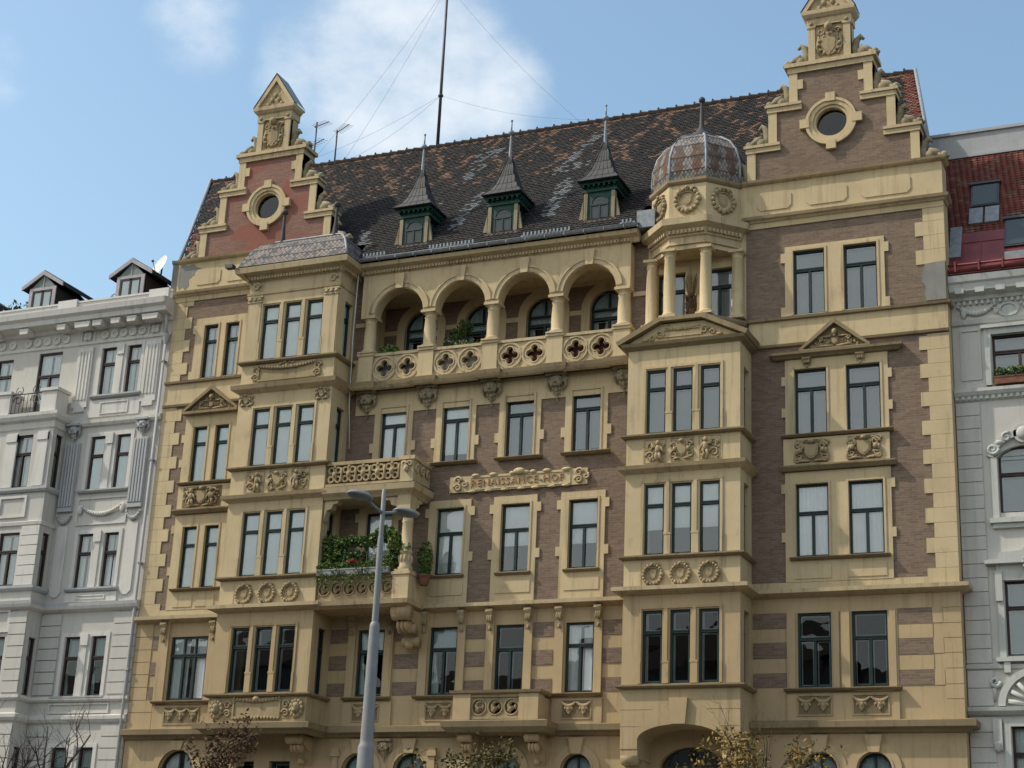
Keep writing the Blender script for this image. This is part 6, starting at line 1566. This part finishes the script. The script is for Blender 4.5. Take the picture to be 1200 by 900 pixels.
q = MB(); vs = [(x, GY - .45 + .1 * math.cos(math.pi + math.pi * i / 8), 22.66 + .1 * math.sin(math.pi + math.pi * i / 8)) for x in (28.98, GX1) for i in range(9)]
q.add(vs, [(i, i + 1, 10 + i, 9 + i) for i in range(8)], 0, True); q.box(28.98, GX1, GY - .45, .4, 22.52, 22.56); q.tube([(28.98, GY - .36, 22.86), (GX1, GY - .36, 22.86)], .04, 6)
for k in range(20): q.box(29.2 + k * .72, 29.25 + k * .72, GY - .56, GY - .3, 22.56, 22.9)
q.build('gutter', 'red_sheet', gr)
q = MB(); q.box(30.7, 33, .3, .36, 22.95, 23.2); q.build('snow_guard', 'zinc', gr)
q = MB(); q.box(28.15, GX1, 3.12, 3.5, 27.3, 28.9); q.box(28.1, GX1, 3.05, 3.6, 28.9, 29.0); q.box(28.1, GX1, 3.0, 3.15, 27.98, 28.08); q.build('attic_wall', 'white_grey', G_)

# ================================================================== street lamp
S = thing('street_lamp', "tall grey steel street lamp with two flat oval heads in front of the planted balcony", 'street lamp', (20.32, -20, 0))
lx, ly = 20.32, -20.0
q = MB(); q.lathe([(.30, .13), (.30, .17), (.20, .2), (.185, 1.2), (.165, 1.3), (.164, 5.45), (.155, 5.5), (.133, 5.55), (.131, 5.6)], lx, ly, 18); q.lathe([(.132, 5.5), (.104, 7.86), (.098, 7.93), (.07, 7.97)], lx, ly, 18); q.lathe([(.068, 7.9), (.063, 9.66), (.058, 9.72), (.05, 9.76)], lx, ly, 14); q.lathe([(.05, 9.7), (.046, 10.72), (.03, 10.75)], lx, ly, 12)
S_p = q.build('pole', 'pole', S)
AX = Vector((.20, .98, 0)); AN = Vector((.98, -.20, 0)); PT = Vector((lx, ly, 0))
for s_ in (-1, 1):       # one head over the road, one over the pavement
    q = MB(); q.tube([tuple(PT + Vector((0, 0, 10.24))), tuple(PT + AX * s_ * .28 + Vector((0, 0, 10.32))), tuple(PT + AX * s_ * .5 + Vector((0, 0, 10.40)))], [.036, .032, .028], 8); q.build('arm', 'pole', S)
    q = MB(); seg = 24; prof = [(0, .10), (.35, .095), (.7, .07), (.95, .02), (1, 0), (.95, -.02), (.75, -.045), (0, -.055)]
    vs = [tuple(PT + AX * (s_ * .76 + .36 * r * math.sin(2 * math.pi * k / seg)) + AN * (.21 * r * math.cos(2 * math.pi * k / seg)) + Vector((0, 0, 10.43 + dz))) for r, dz in prof for k in range(seg)]
    q.add(vs, [(i * seg + k, i * seg + (k + 1) % seg, (i + 1) * seg + (k + 1) % seg, (i + 1) * seg + k) for i in range(len(prof) - 1) for k in range(seg)], None, True); q.build('lamp_head', 'pole', S)

# ================================================================== roof aerials
def yagi(x, y, z0, z1, arms_, label):
    t = thing('antenna', label, 'aerial', (x, y, z0)); q = MB(); q.tube([(x, y, z0 - .3), (x, y, z1)], .035, 6); q.build('mast', 'metal', t)
    for (za, dx, dy, dz, L_, back, n_) in arms_:
        d = Vector((dx, dy, dz)).normalized(); p = Vector((x, y, za)); q = MB(); q.tube([p - d * back, p + d * L_], .020, 5); side = d.cross(Vector((0, 0, 1))).normalized()
        for k in range(n_):
            c = p + d * (-back + (L_ + back) * (k + .5) / n_); q.tube([c - side * .22, c + side * .22], .008, 4)
        if L_ > .5: q.ell(tuple(p - d * (back * .6)), (.05, .05, .05), seg=6, rings=4)
        q.build('aerial_boom', 'metal', t)
yagi(2.48, 5.0, 32.7, 34.75, [(34.55, 1, -.5, -.15, .95, .15, 7), (33.72, 1, -.8, -.25, 1.05, .7, 6)], "dark television aerial with two booms on the ridge beside the left gable")
yagi(3.5, 5.0, 32.7, 34.20, [(34.1, 1, -.8, -.2, 1.35, .05, 8)], "dark television aerial with a single drooping boom, right of the two-boom aerial")
t = thing('radio_mast', "tall thin dark mast held by guy wires on the middle of the tiled ridge", 'mast', (8.25, 5.0, 32.65))
q = MB(); q.tube([(8.25, 5, 32.5), (8.25, 5, 36.5), (8.25, 5, 41.2)], [.07, .06, .05], 8); q.ell((8.25, 5, 35.0), (.12, .12, .09)); q.build('mast', 'metal', t)
for P, Q in (((8.25, 5, 35.0), (1.2, 5, 32.8)), ((8.25, 5, 35.0), (3.7, 5.2, 32.7)), ((8.25, 5, 35.0), (14.8, 5, 32.8)), ((8.25, 5, 40.2), (2.3, 5, 32.8)), ((8.25, 5, 40.2), (4.0, 5, 32.8)), ((8.25, 5, 40.2), (14.4, 5, 32.8))):
    q = MB(); a, c = Vector(P), Vector(Q); pts = [a.lerp(c, i / 10) - Vector((0, 0, 1.1 * math.sin(math.pi * i / 10) * .25)) for i in range(11)]; q.tube(pts, .0055, 4); q.build('guy_wire', 'wire', t)
def dish(x, y, z, r, label, facing):
    t = thing('satellite_dish', label, 'satellite dish', (x, y, z)); q = MB(); a = facing; n = Vector((math.cos(a), math.sin(a), .35)).normalized(); u = Vector((-n.y, n.x, 0)).normalized(); w = n.cross(u); vs = []
    c = Vector((x, y, z + .9))
    for i in range(6):
        rr = r * i / 5
        for k in range(20): th_ = 2 * math.pi * k / 20; vs.append(c + u * rr * math.cos(th_) + w * rr * 1.1 * math.sin(th_) + n * (.22 * r * (i / 5) ** 2))
    q.add(vs, [(i * 20 + k, i * 20 + (k + 1) % 20, (i + 1) * 20 + (k + 1) % 20, (i + 1) * 20 + k) for i in range(5) for k in range(20)], None, True); q.build('reflector', 'dish', t)
    q = MB(); q.tube([(x, y, z - .4), tuple(c - n * .05)], .035, 6); e = c + n * r * .9; q.tube([tuple(c - w * r), tuple(e)], .015, 5); q.ell(tuple(e), .06); q.build('mount', 'metal', t)
dish(-2.82, 2.6, 26.9, .48, "round white satellite dish behind the white building's right dormer", R_(-114))
dish(-8.45, 3.0, 26.0, .34, "small white satellite dish left of the white building's middle dormer", R_(-128))
t = thing('floodlight', "small dark floodlight on an arm at the left bay's roof corner", 'floodlight', (4.0, -1.7, 25.1)); q = MB(); q.box(3.42, 3.72, -1.95, -1.72, 25.14, 25.28); q.box(3.36, 3.42, -1.9, -1.75, 25.18, 25.32); q.build('lamp_housing', 'metal', t); q = MB(); q.tube([(3.68, -1.82, 25.2), (3.9, -1.75, 25.12), (4.1, -1.62, 24.9), (4.3, -1.36, 24.6)], .018, 5); q.build('arm', 'metal', t)

# ================================================================== plants
def plant(name, label, cat, loc, clumps, size, mats, seed, group=None, box=None, boxmat='box_grey', stems=0):
    t = thing(name, label, cat, loc, group); r = random.Random(seed)
    if box:
        q = MB(); x0, x1, y0, y1, z0, z1 = box; q.box(x0, x1, y0, y1, z0, z1); q.box(x0 - .015, x1 + .015, y0 - .015, y1 + .015, z1 - .04, z1 + .005); q.build('planter_box', boxmat, t)
    q = MB()
    for c, rad, n, idx in clumps: q.leaves(c, rad, int(n * 2.6) if n > 30 else n, size, idx, r)
    if stems:
        for c, rad, n, idx in clumps: q.tube([(c[0], c[1], loc[2]), c], .012, 4, 0)
    q.build('foliage', mats, t); return t
for x0, x1, lab in ((8.03, 8.86, "grey planter box at the left end of the balcony rail, dense trailing greenery"), (8.92, 9.72, "grey planter box with red geraniums, middle one on the balcony rail"), (9.80, 10.72, "grey planter box with pink and white flowers beside the balcony pier")):
    red = x0 > 8.9 and x0 < 9.2; wh = x0 > 9.5
    cl = [((x0 + (x1 - x0) * (k + .5) / 4, BY - .02, 13.86 + .06 * math.sin(k * 2)), (.2, .16, .17), 80, (0, 0, 1)) for k in range(4)]
    cl += [((x0 + (x1 - x0) * (k + .5) / 3, BY - .19, 13.5 - .12 * (k % 2)), (.17, .06, .3), 34, (0, 0, 1)) for k in range(3)]
    if red: cl += [((9.3, BY - .1, 14.0), (.22, .1, .1), 40, (2,))]
    if wh: cl += [((10.05, BY - .06, 14.2), (.12, .1, .2), 26, (3,)), ((10.2, BY, 14.4), (.06, .05, .3), 14, (3,)), ((10.55, BY, 14.05), (.2, .15, .3), 60, (0, 1))]
    plant('planter', lab, 'planter', (x0 + .4, BY - .05, 13.56), cl, .085, ['leaf', 'leaf_light', 'flower_red', 'flower_white'], int(x0 * 100), 'planter boxes on the balcony rail', box=(x0, x1, BY - .16, BY + .06, 13.565, 13.76))
plant('climbing_plant', "dark green climber filling the left side of the balcony opening", 'climbing plant', (8.3, -1.0, 12.7),
      [((8.22, -.95, 13.4 + .24 * k), (.34, .25, .25), 150, (0, 0, 1)) for k in range(7)] + [((8.6, -.98, 14.3 + .2 * k), (.28, .2, .22), 110, (0, 0, 1)) for k in range(3)] + [((8.8 + .22 * k, -1.05, 14.75 + .05 * math.sin(k)), (.22, .18, .2), 75, (0, 0, 1)) for k in range(6)] + [((8.85 + .25 * k, -1.0, 14.2), (.22, .2, .3), 70, (0,)) for k in range(3)],   .14, ['leaf', 'leaf_light'], 11, stems=1)
plant('climbing_plant', "bushy green climber hanging round the balcony column", 'climbing plant', (10.6, -1.1, 12.7),
      [((10.35, -1.12, 14.95), (.42, .3, .3), 240, (0, 1, 0)), ((10.75, -1.15, 14.6), (.28, .3, .45), 260, (0, 1)), ((10.72, -1.15, 14.0), (.2, .25, .35), 150, (0, 0, 1)), ((9.95, -1.05, 14.85), (.3, .2, .16), 100, (0, 1)), ((11.1, -1.2, 14.4), (.3, .12, .25), 60, (0, 1))], .14, ['leaf', 'leaf_light'], 12, stems=1)
t = plant('potted_plant', "leafy plant in a terracotta pot hung outside the balcony column", 'potted plant', (11.72, -.75, 13.2), [((11.72, -.75, 14.15), (.28, .24, .62), 300, (0, 0, 1)), ((11.72, -.75, 13.65), (.22, .2, .25), 80, (0, 0))], .11, ['leaf', 'leaf_light'], 13)
q = MB(); q.lathe([(.13, 13.22), (.17, 13.3), (.2, 13.5), (.22, 13.52), (.22, 13.58)], 11.72, -.75, 14); q.build('pot', 'terracotta', t)
plant('potted_plant', "bright green bush behind the loggia balustrade in the first arch from the left", 'potted plant', (9.35, .15, 20.65), [((9.35, .1, 21.95), (.42, .3, .32), 300, (1, 1, 0)), ((9.15, .1, 21.6), (.3, .3, .3), 130, (0, 1))], .12, ['leaf', 'leaf_light'], 14, box=(9.05, 9.8, -.08, .3, 20.66, 21.35))
plant('potted_plant', "dark shrub with a few white flowers in the second loggia arch", 'potted plant', (11.9, .5, 20.65), [((11.8, .45, 22.2), (.45, .35, .55), 300, (0,)), ((12.15, .45, 22.75), (.3, .3, .3), 110, (0,)), ((11.6, .2, 22.4), (.5, .1, .6), 5, (2,))], .13, ['leaf', 'leaf_light', 'flower_white'], 15, box=(11.5, 12.3, .2, .6, 20.66, 21.3))
plant('planter', "long grey planter with low green and white flowers behind the second arch's balustrade", 'planter', (12.5, 0, 20.65), [((12.1 + .2 * k, -.05, 21.86), (.16, .12, .12), 45, (0, 1)) for k in range(5)] + [((12.4, -.1, 21.98), (.6, .08, .1), 12, (2,))], .085, ['leaf', 'leaf_light', 'flower_white'], 16, box=(11.5, 13.1, -.12, .12, 20.7, 21.78))
t = thing('palm_trunk', "shaggy brown palm stump with dry upright fronds between the corner tower's columns", 'palm', (20.78, -.35, 21.68)); q = MB(); q.tube([(20.72, -.4, 21.66), (20.74, -.38, 22.1), (20.72, -.36, 22.45)], [.14, .15, .12], 10); rr_ = random.Random(5)
for k in range(110):
    z = 21.7 + k * .008; a = rr_.uniform(0, 6.28); q.tube([(20.73 + .12 * math.cos(a), -.38 + .12 * math.sin(a), z), (20.73 + .2 * math.cos(a), -.38 + .2 * math.sin(a), z + .14)], [.045, .01], 4)
q.build('trunk', 'copper', t)
q = MB()
for k in range(26):
    a = rr_.uniform(0, 6.28); r_ = rr_.uniform(.1, .26); h_ = rr_.uniform(.7, 1.1); q.tube([(20.72, -.36, 22.4), (20.72 + r_ * .7 * math.cos(a), -.36 + r_ * .7 * math.sin(a), 22.4 + h_ * .6), (20.72 + r_ * math.cos(a), -.36 + r_ * math.sin(a), 22.4 + h_)], [.03, .03, .008], 4)
q.build('dry_frond', 'dry_leaf', t)
plant('planter', "brown window box with green plants on the pale grey building's top window", 'planter', (30.8, .35, 19.0), [((30.4 + .3 * k, .34, 19.28), (.2, .14, .16), 90, (0, 0, 1)) for k in range(5)], .09, ['leaf', 'leaf_light'], 17, box=(30.2, 31.7, .28, .48, 18.88, 19.12), boxmat='terracotta')

# ================================================================== street trees
def tree(label, x, y, h, seed, leafmat, nleaf, spread=1.0, twigs=3, group='street trees along the kerb', lsize=.125, lean=(0, 0), sq=1.0, ltop=1.0, thick=1.0):
    t = thing('tree', label, 'tree', (x, y, .13), group); r = random.Random(seed); q = MB(); tips = []
    def grow(p, d, L_, rad, lev):
        n = 4; pts = [p]; rs = [rad]
        for i in range(n):
            d = (d + Vector((r.uniform(-1, 1), r.uniform(-1, 1), r.uniform(-.3, .6))) * (.16 if lev else .05)).normalized()
            p = p + d * L_ / n; pts.append(p); rs.append(rad * (1 - .45 * (i + 1) / n))
        q.tube(pts, rs, 7 if lev < 2 else (5 if lev < 3 else 3))
        if lev >= 3: tips.extend(pts[1:])
        if lev < 5 and rad > .004:
            for k in range(4 if lev == 0 else (3 if lev < 4 else twigs)):
                i = r.randint(2, n) if lev else n
                a = r.uniform(0, 6.28); ang = r.uniform(.35, .85) * spread
                ax = d.orthogonal().normalized(); ax2 = d.cross(ax)
                nd = (d * math.cos(ang) + (ax * math.cos(a) + ax2 * math.sin(a)) * math.sin(ang)).normalized()
                grow(pts[i], nd, L_ * r.uniform(.6, .82) * (.95 if lev else .62), rs[i] * r.uniform(.55, .75), lev + 1)
    grow(Vector((x, y, .13)), Vector((lean[0], lean[1], 1)).normalized(), h * .40, h * .017 * thick, 0)
    zm = max(v[2] for v in q.v); f = (h) / (zm - .13)
    q.v = [(x + (v[0] - x) * f * sq, y + (v[1] - y) * f * sq, .13 + (v[2] - .13) * f) for v in q.v]
    q.build('trunk', 'bark', t)
    if nleaf:
        c = MB(); up_ = [p for p in tips if r.random() < .45 and .13 + (p.z - .13) * f < h * ltop]
        for _ in range(nleaf):
            p = r.choice(up_); p = Vector((x + (p.x - x) * f * sq, y + (p.y - y) * f * sq, .13 + (p.z - .13) * f)); c.leaves(p, (.26, .26, .2), 3, lsize, (0, 0, 0, 1), r)
        c.build('crown', [leafmat, 'leaf_olive'], t)
    return t
tree("bare dark tree with thin branches in front of the white building", 4.2, -10, 8.75, 21, 'leaf_red', 0, 1.0, 3, thick=1.7)
tree("small tree with sparse copper red leaves below the left bay", 10.9, -10, 7.75, 33, 'leaf_red', 520, .7, 3, sq=.42)
tree("small tree with sparse olive brown leaves under the first-floor balcony", 18.3, -10, 7.05, 45, 'leaf_olive', 1300, .9, 3, sq=.75)
tree("tree with bare upper twigs and golden leaves in front of the right bay", 25.6, -10, 8.0, 52, 'leaf_gold', 620, 1.05, 3, ltop=.88, thick=1.3, sq=.72)
t = thing('tree', "distant leafy treetop behind the white building's left dormer", 'tree', (-15.3, 9, 0)); q = MB(); q.tube([(-15.3, 9, 0), (-15.3, 9, 20), (-15.2, 9, 27)], [.4, .3, .15], 8); q.build('trunk', 'bark', t); q = MB(); q.leaves((-15.2, 9, 27.5), (2.4, 2.0, 2.6), 1800, .28, (0, 0, 1), random.Random(9)); q.build('crown', ['leaf', 'leaf_olive'], t)

# ================================================================== houses across the market, seen only mirrored in the panes
for k, (x0, x1, h, lab) in enumerate(((-95, -70, 24, "grey five-storey house across the market, far left of its row"), (-69.5, -44, 27, "tall grey house across the market, second in its row from the left"), (-43.5, -20, 22.5, "lower grey house across the market, third in its row from the left"), (-19.5, 4, 26, "tall grey house across the market, straight behind the street lamp"), (4.5, 30, 23, "grey house across the market, right of the one behind the lamp"), (30.5, 56, 26.5, "tall grey house across the market, behind the viewpoint"))):
    t = thing('town_house', lab, 'building', ((x0 + x1) / 2, -96, 0), 'houses across the market')
    b = MB(); b.T = lambda p: (-p[0], -90 - p[1], p[2])
    hs = [(-x1 + 1.6 + i * 2.9, -x1 + 2.8 + i * 2.9, 2 + j * 3.9, 4.2 + j * 3.9) for i in range(int((x1 - x0 - 2) / 2.9)) for j in range(int((h - 3) / 3.9))]
    b.wall(-x1, -x0, 0, h, 0, hs, .3); b.T = None; b.box(x0, x1, -90, -89.6, h, h + .4); b.box(x0, x1, -105, -104.8, 0, h); b.box(x0, x0 + .1, -104.8, -90.01, 0, h); b.box(x1 - .1, x1, -104.8, -90.01, 0, h); b.build('wall', 'far_wall', t)
    b = MB(); b.add([(x0, -89.7, h + .4), (x1, -89.7, h + .4), (x1, -97, h + 4.5), (x0, -97, h + 4.5)], [(0, 1, 2, 3)]); b.add([(x0, -105, h), (x1, -105, h), (x1, -97, h + 4.5), (x0, -97, h + 4.5)], [(3, 2, 1, 0)]); b.build('roof', 'tile_brown', t)
    b = MB(); b.quad(x0 + .3, x1 - .3, -90.4, 1, h - .5); b.build('window_glass', 'sky_pane', t)
# ------------------------------------------------------------------ ground
def struct(name, b, mt): o = b.build(name, mt); o['kind'] = 'structure'; return o
b = MB(); b.add([(-900, -900, 0), (900, -900, 0), (900, 900, 0), (-900, 900, 0)], [(0, 1, 2, 3)]); struct('ground', b, 'asphalt')
b = MB(); b.add([(-400, -46, .004), (400, -46, .004), (400, -6, .004), (-400, -6, .004)], [(0, 1, 2, 3)]); struct('road', b, 'asphalt')
b = MB(); b.box(-400, 400, -5.8, -0.12, 0.0, .13); struct('pavement', b, 'paving')
b = MB(); b.box(-400, 400, -6.0, -5.8, 0.0, .135); struct('kerb', b, 'kerb')
b = MB()
for i in range(-40, 40): b.box(i * 9, i * 9 + 3, -26.1, -25.95, .004, .010)
struct('road_marking', b, 'paint_white')
